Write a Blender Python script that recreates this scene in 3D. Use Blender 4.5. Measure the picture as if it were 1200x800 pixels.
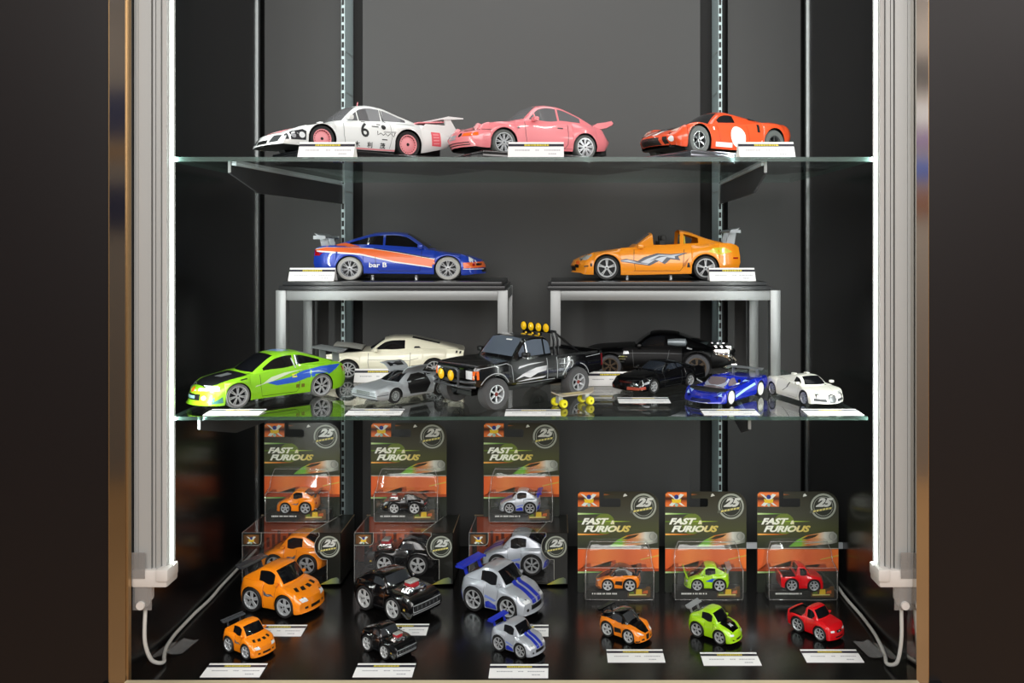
import bpy, bmesh, math, random
import numpy as np
from mathutils import Vector, Matrix
from mathutils.bvhtree import BVHTree
for _o in list(bpy.data.objects):
    bpy.data.objects.remove(_o)
SC = bpy.context.scene
COL = SC.collection
PI = math.pi
random.seed(7)
# ------------------------------------------------------------------ camera
CAMZ = 0.532
cam_d = bpy.data.cameras.new('camera')
cam = bpy.data.objects.new('camera', cam_d); COL.objects.link(cam)
cam.location = (0, 0, CAMZ); cam.rotation_euler = (PI/2, 0, 0)
cam_d.sensor_fit = 'HORIZONTAL'; cam_d.sensor_width = 36.0
cam_d.lens = 36.0 * 1000 / 1200
cam_d.shift_x = -50/1200; cam_d.shift_y = -115/1200
cam_d.clip_start = 0.02; cam_d.clip_end = 60
SC.camera = cam
# ------------------------------------------------------------------ world, view
w = bpy.data.worlds.new('world'); SC.world = w; w.use_nodes = True
w.node_tree.nodes['Background'].inputs[0].default_value = (0.9, 0.95, 1.0, 1)
w.node_tree.nodes['Background'].inputs[1].default_value = 0.12
SC.view_settings.view_transform = 'Standard'; SC.view_settings.look = 'None'
SC.view_settings.exposure = -0.12; SC.view_settings.gamma = 1.0
SC.view_settings.use_curve_mapping = False
SC.cycles.transparent_max_bounces = 32
SC.cycles.max_bounces = 10
LED_POWER = 12.0        # the two light strips of the cabinet
PANEL_POWER = 9.0       # the room's ceiling panels

def lamp(name, loc, rot, size, size_y, power, color=(1, 1, 1)):
    d = bpy.data.lights.new(name, 'AREA'); d.shape = 'RECTANGLE'
    d.size = size; d.size_y = size_y; d.energy = power; d.color = color
    o = bpy.data.objects.new(name, d); COL.objects.link(o)
    o.location = loc; o.rotation_euler = rot
    return o
# soft room light in front of the cabinet (added area lights, out of view) and the cabinet's own top lamp above the frame
lamp('front_fill_light', (-0.1, -0.75, 1.15), (math.radians(62), 0, 0), 1.9, 1.0, 29, (1.0, 0.985, 0.97))  # added front fill, hung low to even out upper and lower levels
lamp('hall_fill_light', (0.4, -1.9, 2.05), (0, 0, 0), 5.0, 1.2, 55, (1.0, 0.96, 0.9))  # added to brighten the hall wall and floor mirrored in the trim
lamp('sheen_light_right', (3.0, -2.2, 2.06), (0, 0, 0), 1.8, 1.3, 60, (1.0, 0.95, 0.95))  # added light whose reflection brightens the right fascia panel
lamp('sheen_light_left', (-3.2, -2.4, 2.06), (0, 0, 0), 1.6, 1.0, 9, (1.0, 0.96, 0.95))  # weaker added light, reflected in the left fascia panel
lamp('cabinet_top_light', (-0.04, 1.24, 1.27), (0, 0, 0), 0.8, 0.3, 2.4, (0.97, 1.0, 0.99))
for lx, tilt in ((-.4765, -1), (.3995, 1)):      # the two white tubes give their light inwards
    lamp('tube_light', (lx - tilt*.004, 1.058, .62), (0, PI/2*tilt, math.radians(-28*tilt)), 1.0, .004, 2.2, (.94, 1.0, .97))

# ------------------------------------------------------------------ materials
def lin(c):
    if isinstance(c, str):
        c = c.lstrip('#'); c = [int(c[i:i+2], 16)/255 for i in (0, 2, 4)]
    return tuple((x/12.92 if x <= .04045 else ((x+.055)/1.055)**2.4) for x in c) + (1.0,)
MATS = {}
def mat(name, color, rough=.5, metal=0., coat=0., emit=0., spec=.5, bump=0., bscale=300., vary=0.):
    if name in MATS: return MATS[name]
    m = bpy.data.materials.new(name); m.use_nodes = True
    nt = m.node_tree; b = nt.nodes['Principled BSDF']
    col = lin(color)
    b.inputs['Base Color'].default_value = col
    b.inputs['Roughness'].default_value = rough
    b.inputs['Metallic'].default_value = metal
    b.inputs['Coat Weight'].default_value = coat
    b.inputs['Coat Roughness'].default_value = .04
    b.inputs['Specular IOR Level'].default_value = spec
    if emit:
        b.inputs['Emission Color'].default_value = col
        b.inputs['Emission Strength'].default_value = emit
    if bump or vary:
        tc = nt.nodes.new('ShaderNodeTexCoord'); nz = nt.nodes.new('ShaderNodeTexNoise')
        nz.inputs['Scale'].default_value = bscale; nz.inputs['Detail'].default_value = 4
        nt.links.new(tc.outputs['Object'], nz.inputs['Vector'])
        if bump:
            bp = nt.nodes.new('ShaderNodeBump'); bp.inputs['Strength'].default_value = bump
            bp.inputs['Distance'].default_value = .002
            nt.links.new(nz.outputs['Fac'], bp.inputs['Height']); nt.links.new(bp.outputs['Normal'], b.inputs['Normal'])
        if vary:
            mx = nt.nodes.new('ShaderNodeMix'); mx.data_type = 'RGBA'
            mx.inputs['A'].default_value = tuple(x*(1-vary) for x in col[:3]) + (1,)
            mx.inputs['B'].default_value = tuple(min(1, x*(1+vary)) for x in col[:3]) + (1,)
            nt.links.new(nz.outputs['Fac'], mx.inputs['Factor']); nt.links.new(mx.outputs['Result'], b.inputs['Base Color'])
    MATS[name] = m
    return m

def clear_mat(name, tint, f0=.04, rough=0.0, body=None, body_fac=0.0, bump=0.0, power=5.0):
    """Thin clear pane: straight-through transmission plus Fresnel (Schlick) reflection; body = share of tinted solid colour."""
    if name in MATS: return MATS[name]
    m = bpy.data.materials.new(name); m.use_nodes = True
    nt = m.node_tree; N = nt.nodes; L = nt.links; N.clear()
    out = N.new('ShaderNodeOutputMaterial')
    tr = N.new('ShaderNodeBsdfTransparent'); tr.inputs[0].default_value = tuple(tint) + (1,)
    gl = N.new('ShaderNodeBsdfGlossy'); gl.inputs['Roughness'].default_value = rough; gl.inputs['Color'].default_value = (1, 1, 1, 1)
    geo = N.new('ShaderNodeNewGeometry')
    nrm = geo.outputs['Normal']
    if bump:
        tc = N.new('ShaderNodeTexCoord'); nz = N.new('ShaderNodeTexNoise'); nz.inputs['Scale'].default_value = 60; nz.inputs['Detail'].default_value = 1.5
        L.new(tc.outputs['Object'], nz.inputs['Vector'])
        bp = N.new('ShaderNodeBump'); bp.inputs['Strength'].default_value = bump; bp.inputs['Distance'].default_value = .004
        L.new(nz.outputs['Fac'], bp.inputs['Height']); nrm = bp.outputs['Normal']
        L.new(nrm, gl.inputs['Normal'])
    dot = N.new('ShaderNodeVectorMath'); dot.operation = 'DOT_PRODUCT'
    L.new(nrm, dot.inputs[0]); L.new(geo.outputs['Incoming'], dot.inputs[1])
    ab = N.new('ShaderNodeMath'); ab.operation = 'ABSOLUTE'; L.new(dot.outputs['Value'], ab.inputs[0])
    om = N.new('ShaderNodeMath'); om.operation = 'SUBTRACT'; om.inputs[0].default_value = 1; L.new(ab.outputs[0], om.inputs[1]); om.use_clamp = True
    pw = N.new('ShaderNodeMath'); pw.operation = 'POWER'; pw.inputs[1].default_value = power; L.new(om.outputs[0], pw.inputs[0])
    ma = N.new('ShaderNodeMath'); ma.operation = 'MULTIPLY_ADD'; ma.inputs[1].default_value = 1-f0; ma.inputs[2].default_value = f0
    L.new(pw.outputs[0], ma.inputs[0])
    base = tr.outputs[0]
    if body is not None:
        df = N.new('ShaderNodeBsdfDiffuse'); df.inputs[0].default_value = lin(body)
        m1 = N.new('ShaderNodeMixShader'); m1.inputs[0].default_value = body_fac
        L.new(tr.outputs[0], m1.inputs[1]); L.new(df.outputs[0], m1.inputs[2]); base = m1.outputs[0]
    mx = N.new('ShaderNodeMixShader'); L.new(ma.outputs[0], mx.inputs[0]); L.new(base, mx.inputs[1]); L.new(gl.outputs[0], mx.inputs[2])
    L.new(mx.outputs[0], out.inputs['Surface'])
    MATS[name] = m
    return m

def paint(name, color, flake=0.0, rough=.30):
    return mat(name, color, rough=rough, metal=flake, coat=.9, spec=.4)

def gradient_mat(name, stops, axis='X', lo=0., hi=1., rough=.4):
    """Printed colour ramp along one object axis."""
    if name in MATS: return MATS[name]
    m = bpy.data.materials.new(name); m.use_nodes = True
    nt = m.node_tree; N = nt.nodes; L = nt.links; b = N['Principled BSDF']; b.inputs['Roughness'].default_value = rough
    tc = N.new('ShaderNodeTexCoord'); sp = N.new('ShaderNodeSeparateXYZ'); L.new(tc.outputs['Object'], sp.inputs[0])
    mr = N.new('ShaderNodeMapRange'); mr.inputs['From Min'].default_value = lo; mr.inputs['From Max'].default_value = hi
    L.new(sp.outputs[axis], mr.inputs['Value'])
    cr = N.new('ShaderNodeValToRGB'); L.new(mr.outputs[0], cr.inputs[0]); L.new(cr.outputs[0], b.inputs['Base Color'])
    e = cr.color_ramp.elements
    while len(e) < len(stops): e.new(.5)
    for k, (p, c) in enumerate(stops):
        e[k].position = p; e[k].color = lin(c)
    MATS[name] = m
    return m

# ------------------------------------------------------------------ objects
def props(o, label=None, cat=None, group=None, kind=None):
    if label: o['label'] = label
    if cat: o['category'] = cat
    if group: o['group'] = group
    if kind: o['kind'] = kind
    return o
def thing(name, label, cat, loc=(0, 0, 0), rz=0., group=None, scale=1.0):
    o = bpy.data.objects.new(name, None); COL.objects.link(o)
    o.empty_display_size = .02
    o.location = loc; o.rotation_euler = (0, 0, rz); o.scale = (scale,)*3
    return props(o, label, cat, group)

class MB:
    """Collects shapes and links them as ONE mesh object."""
    def __init__(s): s.v = []; s.f = []; s.m = []; s.mats = []
    def mi(s, m):
        if m not in s.mats: s.mats.append(m)
        return s.mats.index(m)
    def add(s, vs, fs, m=None):
        b = len(s.v); s.v += [tuple(x) for x in vs]
        k = s.mi(m) if m is not None else 0
        for f in fs: s.f.append(tuple(b+i for i in f)); s.m.append(k)
        return s
    def box(s, lo, hi, m=None, bev=0.0):
        (x0, y0, z0), (x1, y1, z1) = lo, hi
        if bev <= 0:
            vs = [(x0,y0,z0),(x1,y0,z0),(x1,y1,z0),(x0,y1,z0),(x0,y0,z1),(x1,y0,z1),(x1,y1,z1),(x0,y1,z1)]
            return s.add(vs, [(0,3,2,1),(4,5,6,7),(0,1,5,4),(1,2,6,5),(2,3,7,6),(3,0,4,7)], m)
        bm = bmesh.new(); bmesh.ops.create_cube(bm, size=1)
        for v in bm.verts: v.co = Vector(((x0+x1)/2+v.co.x*(x1-x0), (y0+y1)/2+v.co.y*(y1-y0), (z0+z1)/2+v.co.z*(z1-z0)))
        bmesh.ops.bevel(bm, geom=bm.edges[:], offset=min(bev, .45*min(x1-x0, y1-y0, z1-z0)), segments=2, profile=.5, affect='EDGES')
        return s.bm(bm, m)
    def bm(s, bm, m=None, mtx=None):
        bm.verts.ensure_lookup_table()
        vs = [(mtx @ v.co if mtx else v.co) for v in bm.verts]
        fs = [[v.index for v in f.verts] for f in bm.faces]
        s.add(vs, fs, m); bm.free(); return s
    def obox(s, c, u, v, w_, m=None):
        """box from centre and three half-axis vectors"""
        c, u, v, w_ = map(Vector, (c, u, v, w_))
        vs = [c+a*u+b*v+d*w_ for d in (-1, 1) for b in (-1, 1) for a in (-1, 1)]
        return s.add(vs, [(0,2,3,1),(4,5,7,6),(0,1,5,4),(1,3,7,5),(3,2,6,7),(2,0,4,6)], m)
    def prism(s, pts, d, m=None, smooth_n=False):
        """closed polygon of 3D points extruded by vector d"""
        d = Vector(d); n = len(pts); P = [Vector(p) for p in pts]
        vs = P + [p+d for p in P]
        fs = [tuple(range(n))[::-1], tuple(range(n, 2*n))] + [(i, (i+1) % n, n+(i+1) % n, n+i) for i in range(n)]
        return s.add(vs, fs, m)
    def lathe(s, prof, m=None, n=24, mtx=None, mats=None, closed=False):
        """profile (r, h) turned about Y (h along Y)"""
        vs = []; k = len(prof)
        for i in range(n):
            a = 2*PI*i/n
            for r, h in prof: vs.append(Vector((r*math.cos(a), h, r*math.sin(a))))
        if mtx: vs = [mtx @ v for v in vs]
        for j in range(k - (0 if closed else 1)):
            j2 = (j+1) % k
            fs = [(i*k+j, ((i+1) % n)*k+j, ((i+1) % n)*k+j2, i*k+j2) for i in range(n)]
            if j == 0: b = len(s.v); s.add(vs, fs, mats[0] if mats else m)
            else:
                mm = s.mi(mats[j] if mats else m) if (mats or m) else 0
                for f in fs: s.f.append(tuple(b+i for i in f)); s.m.append(mm)
        return s
    def tube(s, pts, r, m=None, n=8, caps=True):
        P = [Vector(p) for p in pts]; k = len(P); vs = []; prev = None
        for i in range(k):
            t = (P[min(i+1, k-1)]-P[max(i-1, 0)]).normalized()
            a = (prev - t*prev.dot(t)) if prev is not None else (Vector((0, 0, 1)) if abs(t.z) < .9 else Vector((1, 0, 0)))
            a = (a - t*a.dot(t)).normalized(); prev = a; b = t.cross(a)
            rr = r[i] if isinstance(r, (list, tuple)) else r
            for j in range(n):
                q = 2*PI*j/n; vs.append(P[i] + a*rr*math.cos(q) + b*rr*math.sin(q))
        fs = [(i*n+j, i*n+(j+1) % n, (i+1)*n+(j+1) % n, (i+1)*n+j) for i in range(k-1) for j in range(n)]
        if caps: fs += [tuple(range(n))[::-1], tuple(range((k-1)*n, k*n))]
        return s.add(vs, fs, m)
    def grid(s, rows, m=None):
        """rows: list of equal-length point lists"""
        k = len(rows[0]); vs = [p for r in rows for p in r]
        return s.add(vs, [(i*k+j, i*k+j+1, (i+1)*k+j+1, (i+1)*k+j) for i in range(len(rows)-1) for j in range(k-1)], m)
    def build(s, name, m=None, parent=None, smooth=40, **kw):
        me = bpy.data.meshes.new(name); me.from_pydata([tuple(v) for v in s.v], [], s.f)
        ml = s.mats if s.mats else [m]
        for x in ml: me.materials.append(x)
        if len(ml) > 1: me.polygons.foreach_set('material_index', s.m)
        me.update()
        bm = bmesh.new(); bm.from_mesh(me)
        if kw.pop('fixn', True): bmesh.ops.recalc_face_normals(bm, faces=bm.faces[:])
        bm.to_mesh(me); bm.free()
        if smooth:
            me.polygons.foreach_set('use_smooth', [True]*len(me.polygons))
            me.set_sharp_from_angle(angle=math.radians(smooth))
        o = bpy.data.objects.new(name, me); COL.objects.link(o)
        if parent: o.parent = parent
        return props(o, **kw)

def copy_tree(o, parent=None):
    c = o.copy(); COL.objects.link(c)
    if parent: c.parent = parent; c.matrix_parent_inverse = o.matrix_parent_inverse
    for ch in list(o.children): copy_tree(ch, c)
    return c

_TX = {}
def text2d(txt, size=1.0, shear=0.0, bold=0.0, spacing=1.0):
    """flat text outline as (verts2d, faces), left-bottom at the origin, cap height about size"""
    key = (txt, shear, bold, spacing)
    if key not in _TX:
        cu = bpy.data.curves.new('txt', 'FONT'); cu.body = txt; cu.size = 1.0; cu.shear = shear; cu.offset = bold
        cu.space_character = spacing; cu.resolution_u = 3
        o = bpy.data.objects.new('txt', cu); COL.objects.link(o)
        dg = bpy.context.evaluated_depsgraph_get(); dg.update()
        me = bpy.data.meshes.new_from_object(o.evaluated_get(dg))
        vs = [(v.co.x, v.co.y) for v in me.vertices]; fs = [tuple(p.vertices) for p in me.polygons]
        bpy.data.objects.remove(o); bpy.data.meshes.remove(me); bpy.data.curves.remove(cu)
        x0 = min(v[0] for v in vs); y0 = min(v[1] for v in vs)
        x1 = max(v[0] for v in vs); y1 = max(v[1] for v in vs)
        _TX[key] = ([((a-x0), (b-y0)) for a, b in vs], fs, x1-x0, y1-y0)
    vs, fs, W, H = _TX[key]
    k = size/H
    return [(a*k, b*k) for a, b in vs], fs, W*k, size

def pchip(pts):
    x = np.array([p[0] for p in pts], float); y = np.array([p[1] for p in pts], float)
    if len(x) == 1: return lambda q: float(y[0])
    h = np.diff(x); d = np.diff(y)/h; n = len(x); t = np.zeros(n)
    for i in range(1, n-1):
        if d[i-1]*d[i] > 0:
            w1 = 2*h[i]+h[i-1]; w2 = h[i]+2*h[i-1]; t[i] = (w1+w2)/(w1/d[i-1]+w2/d[i])
    t[0] = d[0]; t[-1] = d[-1]
    def f(q):
        q = min(max(q, x[0]), x[-1]); i = min(int(np.searchsorted(x, q, side='right')-1), n-2); i = max(i, 0)
        u = (q-x[i])/h[i]
        return float((2*u**3-3*u*u+1)*y[i] + (u**3-2*u*u+u)*h[i]*t[i] + (-2*u**3+3*u*u)*y[i+1] + (u**3-u*u)*h[i]*t[i+1])
    return f
# ------------------------------------------------------------------ toy car builder (real-car metres, front towards local +X)
BLACK = mat('black_plastic', '#0b0b0c', .45)
GLOSSBLACK = mat('gloss_black', '#070708', .12, coat=.6)
RUBBER = mat('tyre_rubber', '#1b1b1c', .6)
GREYRUBBER = mat('grey_tyre_rubber', '#5d605e', .65)
PALERUBBER = mat('pale_tyre_sidewall', '#a9a8a4', .6)
SILVER = mat('silver_rim', '#cdd0d3', .28, .5)
CHROME = mat('chrome', '#e8e8e8', .08, 1.0)
DARKMETAL = mat('dark_metal', '#2a2b2d', .35, .8)
WINDOW = mat('dark_window', '#101114', .06, coat=.5)
CLEARWIN = clear_mat('clear_window', (.62, .63, .64), .05, .02, '#77777a', .72)
LAMPW = mat('lamp_lens', '#e9edf0', .1, coat=.8)
LAMPR = mat('red_lens', '#a3121a', .15, coat=.8)
LAMPO = mat('orange_lens', '#ee6a22', .2, coat=.6)
YELLOW = mat('yellow_lens', '#f5c20a', .25, coat=.5)
WHITE = mat('white_print', '#f1f1ef', .4)
BLACKP = mat('black_print', '#121213', .4)

def make_wheel(R, W, rr, style, rim, tyre, n=5, hubm=None):
    """returns builder for tyre and rim; axle along Y, outer side +Y"""
    t = MB()
    t.lathe([(rr, -W*.42), (R*.93, -W*.5), (R*.985, -W*.4), (R, -W*.2), (R, W*.2), (R*.985, W*.4), (R*.93, W*.5), (rr*1.04, W*.47), (rr, W*.38)], tyre, n=32)
    r = MB()
    r.lathe([(rr*1.02, W*.40), (rr*1.02, W*.47), (rr*.93, W*.47), (rr*.88, W*.38), (rr*.86, W*.02)], rim, n=32)
    r.lathe([(rr*.9, W*.05), (.001, W*.05)], DARKMETAL, n=24)
    def spoke(a, w0, w1, y0, y1, r0=.12, r1=.94, th=.10):
        e = Vector((math.cos(a), 0, math.sin(a))); p = Vector((-math.sin(a), 0, math.cos(a))); Y = Vector((0, 1, 0))
        q = []
        for rad, ww, yy in ((rr*r0, w0, y0), (rr*r1, w1, y1)):
            q.append([e*rad+p*ww*rr+Y*(yy-th)*W, e*rad+p*ww*rr*.8+Y*yy*W, e*rad-p*ww*rr*.8+Y*yy*W, e*rad-p*ww*rr+Y*(yy-th)*W])
        r.grid([q[0], q[1]], rim); r.grid([[q[0][3], q[0][0]], [q[1][3], q[1][0]]], rim)
    if style == 'disc':
        r.lathe([(rr*.86, W*.30), (rr*.5, W*.42), (rr*.16, W*.40)], rim, n=32)
        r.lathe([(rr*.12, W*.40), (rr*.12, W*.46), (.001, W*.46)], BLACK, n=12)
        for k in range(20):
            a = 2*PI*k/20; e = Vector((math.cos(a), 0, math.sin(a)))
            r.obox(e*rr*.86+Vector((0, W*.40, 0)), e*rr*.03, Vector((0, .03*W, 0)), Vector((-e.z, 0, e.x))*rr*.035, BLACK)
    elif style == 'solid':
        r.lathe([(rr*.9, W*.36), (rr*.3, W*.44), (.001, W*.44)], rim, n=32)
    else:
        for k in range(n):
            a = 2*PI*k/n + PI/2
            if style == 'twin':
                spoke(a-.11, .06, .05, .40, .40); spoke(a+.11, .06, .05, .40, .40)
            elif style == 'wide': spoke(a, .15, .24, .40, .38)
            elif style == 'y':
                spoke(a, .13, .10, .40, .40, .12, .6); spoke(a-.14, .06, .05, .40, .40, .5); spoke(a+.14, .06, .05, .40, .40, .5)
            else: spoke(a, .13 if n < 7 else .09, .10 if n < 7 else .07, .38, .42)
        r.lathe([(rr*.24, W*.30), (rr*.22, W*.42), (.001, W*.43)], hubm or rim, n=14)
        if hubm is None: r.lathe([(rr*.09, W*.43), (rr*.08, W*.46), (.001, W*.46)], DARKMETAL, n=10)
    return t, r

class Car:
    ROWF = [0, .10, .36, .66, .88]
    def __init__(s, name, label, S, body, group=None, win=WINDOW, cat='toy car'):
        s.S = S; s.L = S['L']; s.sf, s.sr = S['wheels']; s.sm = (s.sf+s.sr)/2; s.wb = s.sr-s.sf
        s.root = thing(name, label, cat, group=group or 'scale model cars'); s.body_m = body; s.win_m = win
        s.V = []; s.F = []
        g = lambda k, d=None: pchip(S[k]) if k in S else d
        s.top = g('top'); s.belt = g('belt'); s.sill = g('sill'); s.hw = g('hw'); s.roof = g('roof')
        s.R, s.Rr = S['R'] if isinstance(S['R'], tuple) else (S['R'],)*2
        s._body(); s._cabin(); s._under(); s._wheels()
        s.bvh = BVHTree.FromPolygons(s.V, s.F)
    # --- helpers
    def X(s, q): return s.sm - q
    def arch(s, q):
        z = -1
        for c, R in ((s.sf, s.R), (s.sr, s.Rr)):
            ra = R*s.S.get('arch', 1.12); d = abs(q-c)
            if d < ra: z = max(z, R + math.sqrt(max(ra*ra-d*d, 0)))
        return z
    def width(s, q):
        wv = s.hw(q)
        fl = s.S.get('flare', 0)
        for c in (s.sf, s.sr): wv += fl*math.exp(-((q-c)/(1.25*s.R))**2)
        return wv
    def shift(s, q, y, z, wv):
        S = s.S; d = 0
        lf = S.get('nose_len', .7)
        if q < lf:
            f = (1-q/lf)**1.6; d += f*(S.get('bow', .15)*(y/wv)**2 + (s._np(z) if s._np else 0))
        lt = S.get('tail_len', .6)
        if q > s.L-lt:
            f = (1-(s.L-q)/lt)**1.6; d -= f*(S.get('tbow', .10)*(y/wv)**2 + (s._tp(z) if s._tp else 0))
        return d
    def sect(s, q):
        S = s.S; wv = s.width(q); zs = s.sill(q); za = s.arch(q); zb = s.belt(q); zt = s.top(q)
        z0 = max(zs, za); inarch = za > zs
        z0 = min(z0, zb-.02)
        yf = list(S.get('yf', [.955, .985, 1.0, .975, .93]))
        if inarch: yf[0] = 1.0; yf[1] = 1.003
        P = [(wv*yf[k], z0+(zb-z0)*s.ROWF[k]) for k in range(5)]
        tf = S.get('tf', [.86, .58, .29, 0]); tz = S.get('tz', [.42, .84, .97, 1])
        P += [(wv*tf[0], zb+(zt-zb)*tz[0]+ .012*(zb-z0)/.5), (wv*tf[1], zb+(zt-zb)*tz[1]), (wv*tf[2], zb+(zt-zb)*tz[2]), (0, zt)]
        return P, wv
    def topz(s, q, y):
        P, wv = s.sect(q)
        for k in range(4, 8):
            if P[k+1][0] <= y <= P[k][0]:
                u = (y-P[k+1][0])/max(P[k][0]-P[k+1][0], 1e-6); return P[k+1][1]+(P[k][1]-P[k+1][1])*u
        return P[4][1]
    def _stations(s, n=46):
        q = list(np.linspace(0, s.L, n)) + [.02, .05, s.L-.02, s.L-.05]
        for c, R in ((s.sf, s.R), (s.sr, s.Rr)):
            ra = R*s.S.get('arch', 1.12)
            q += [c+ra*math.cos(a) for a in np.linspace(0, PI, 17)] + [c-ra-.004, c+ra+.004, c-ra*.999, c+ra*.999]
        for k in s.S.get('knots', []): q.append(k)
        q = sorted(x for x in q if 0 <= x <= s.L); o = [q[0]]
        for x in q[1:]:
            if x-o[-1] > .003: o.append(x)
        o[-1] = s.L
        return o
    def _keep(s, vs, fs):
        b = len(s.V); s.V += [Vector(v) for v in vs]; s.F += [tuple(b+i for i in f) for f in fs]
    def _body(s):
        S = s.S
        s._np = pchip(S['nose']) if 'nose' in S else None; s._tp = pchip(S['tail']) if 'tail' in S else None
        st = s._stations(); vs = []; fs = []; mi = []; NP = 17
        s.a, s.d = (S['cab'][0], S['cab'][-1]) if 'cab' in S else (9e9, 9e9)
        hole = S.get('deck_dark', True)
        for q in st:
            P, wv = s.sect(q)
            row = [(s.X(q+s.shift(q, y, z, wv)), y, z) for y, z in P]
            row += [(x, -y, z) for x, y, z in row[-2::-1]]
            vs += row
        n = len(st)
        bed = S.get('bed')
        for i in range(n-1):
            qm = (st[i]+st[i+1])/2
            for j in range(NP-1):
                if bed and bed[0] < qm < bed[1] and 4 <= min(j, NP-2-j) : continue
                fs.append((i*NP+j, (i+1)*NP+j, (i+1)*NP+j+1, i*NP+j+1))
                mi.append(1 if (hole and s.a+.12 < qm < s.d-.15 and min(j, NP-2-j) >= 6) else 0)
        for q in (st[0], st[-1]):                      # curved fascia closing each end
            P, wv = s.sect(q); cols = [P[k][0]/P[4][0] for k in range(4, 9)]; cols = cols + [-x for x in cols[-2::-1]]
            b0 = len(vs)
            for j in range(5):
                for k, u in enumerate(cols):
                    kk = 4+min(k, 8-k)
                    y = P[j][0]*u if j < 4 else P[kk][0]*(1 if k <= 4 else -1); z = P[j][1] if j < 4 else P[kk][1]
                    vs.append((s.X(q+s.shift(q, y, z, wv)), y, z))
            for j in range(4):
                for k in range(8):
                    fs.append((b0+j*9+k, b0+j*9+k+1, b0+j*9+10+k, b0+j*9+9+k)); mi.append(0)
        s._keep(vs, fs)
        s.mb = MB(); s.mb.v = [tuple(v) for v in vs]; s.mb.f = fs; s.mb.m = mi; s.mb.mats = [s.body_m, BLACK]
        # arch lips / underside strip
        u = MB(); rows = []
        for i, q in enumerate(st):
            a = vs[i*NP]; b = vs[i*NP+NP-1]; rows.append([(a[0], a[1]*.995, a[2]+.004), (b[0], b[1]*.995, b[2]+.004)])
        u.grid(rows, BLACK); s.under = u
    def _under(s):
        u = s.under; wv = min(s.width(s.sf), s.width(s.sr)); tw = s.S.get('tw', .24)
        y = wv-tw-.04; z0 = s.S.get('chassis', .16)
        qs = np.linspace(.06*s.L, .95*s.L, 16); sec = []
        for q in qs:
            zb = min(s.belt(q), s.top(q))-.06
            sec.append([(s.X(q), y, z0), (s.X(q), y, zb), (s.X(q), -y, zb), (s.X(q), -y, z0), (s.X(q), y, z0)])
        u.grid(sec, BLACK)
        u.build('underbody', BLACK, s.root, smooth=0)
    def _cabin(s):
        S = s.S
        if 'cab' not in S:
            s.mb.build('body', s.body_m, s.root, smooth=32); return
        a, b, c, d = S['cab']; cb = S['cw']; n = 40
        cwb = pchip(cb['base']) if isinstance(cb, dict) else pchip([(a, cb[0]*.96), ((b+c)/2, cb[0]), (d, cb[0]*.94)])
        cwr = pchip(cb['roof']) if isinstance(cb, dict) else pchip([(a, cb[0]*.90), (b, cb[1]), (c, cb[1]*.98), (d, cb[0]*.84)])
        crown = S.get('crown', .05); pil = S.get('pillar', .06); bow = S.get('wbow', .16)
        qs = sorted(set([round(x, 4) for x in np.linspace(a, d, n)] + [b, c] + [x for wv in S.get('wins', []) for x in wv] + list(S.get('roof_cut', ())) + [S.get('ws0', a+.07), S.get('ws1', b-.03)] + list(S.get('rw', ()))))
        NP = 13; vs = []
        for q in qs:
            yb = cwb(q); yr = min(cwr(q), yb*.995); zb = s.topz(q, min(yb, s.width(q)*.92))-.03; zr = max(s.roof(q), zb+.004); h = zr-zb
            z1 = min(zb+.05+.03, zb+.45*h); z2 = max(zr-pil, zb+.55*h)
            r1 = (z1-zb)/h; r2 = (z2-zb)/h
            P = [(yb, zb), (yb+(yr-yb)*r1, z1), (yb+(yr-yb)*r2, z2), (yr*.985, zr-.012*min(1, h*3)), (yr-.085, zr+crown*.35*min(1, h*3)), (yr*.45, zr+crown*.85*min(1, h*3)), (0, zr+crown*min(1, h*3))]
            def sh(y):
                f = max(0, 1-(q-a)/(b-a+.3)); g = max(0, 1-(d-q)/(d-c+.3))
                return f*bow*(y/yb)**2 - g*S.get('rbow', .10)*(y/yb)**2
            row = [(s.X(q+sh(y)), y, z) for y, z in P]; row += [(x, -y, z) for x, y, z in row[-2::-1]]
            vs += row
        G = {'frame': [], 'windshield': [], 'rear_window': [], 'side_window': [], 'side_window2': []}
        wins = S.get('wins', []); rc = S.get('roof_cut'); ws0 = S.get('ws0', a+.07); ws1 = S.get('ws1', b-.03); rw = S.get('rw', (c+.06, d-.10))
        for i in range(len(qs)-1):
            qm = (qs[i]+qs[i+1])/2
            for j in range(NP-1):
                k = min(j, NP-2-j); f = (i*NP+j, (i+1)*NP+j, (i+1)*NP+j+1, i*NP+j+1)
                if rc and rc[0] < qm < rc[1] and k >= 1: continue
                if k == 1 and any(x0 < qm < x1 for x0, x1 in wins):
                    key = 'side_window' if j < 6 else 'side_window2'
                elif k >= 4 and ws0 < qm < ws1: key = 'windshield'
                elif k >= 4 and rw[0] < qm < rw[1]: key = 'rear_window'
                else: key = 'frame'
                G[key].append(f)
        s._keep(vs, sum(G.values(), []))
        fr = S.get('roof_m', s.body_m)
        base = len(s.mb.v); s.mb.v += [tuple(v) for v in vs]; k = s.mb.mi(fr)
        for f in G['frame']: s.mb.f.append(tuple(base+i for i in f)); s.mb.m.append(k)
        s.mb.build('body', s.body_m, s.root, smooth=32)
        for key in ('windshield', 'rear_window', 'side_window', 'side_window2'):
            if G[key] and not (rc and key.startswith('side') and S.get('no_side')):
                m = MB(); used = sorted(set(i for f in G[key] for i in f)); mp = {u: k for k, u in enumerate(used)}
                m.add([vs[u] for u in used], [tuple(mp[i] for i in f) for f in G[key]], s.win_m)
                m.build(key.rstrip('2'), s.win_m, s.root, smooth=60)
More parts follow.
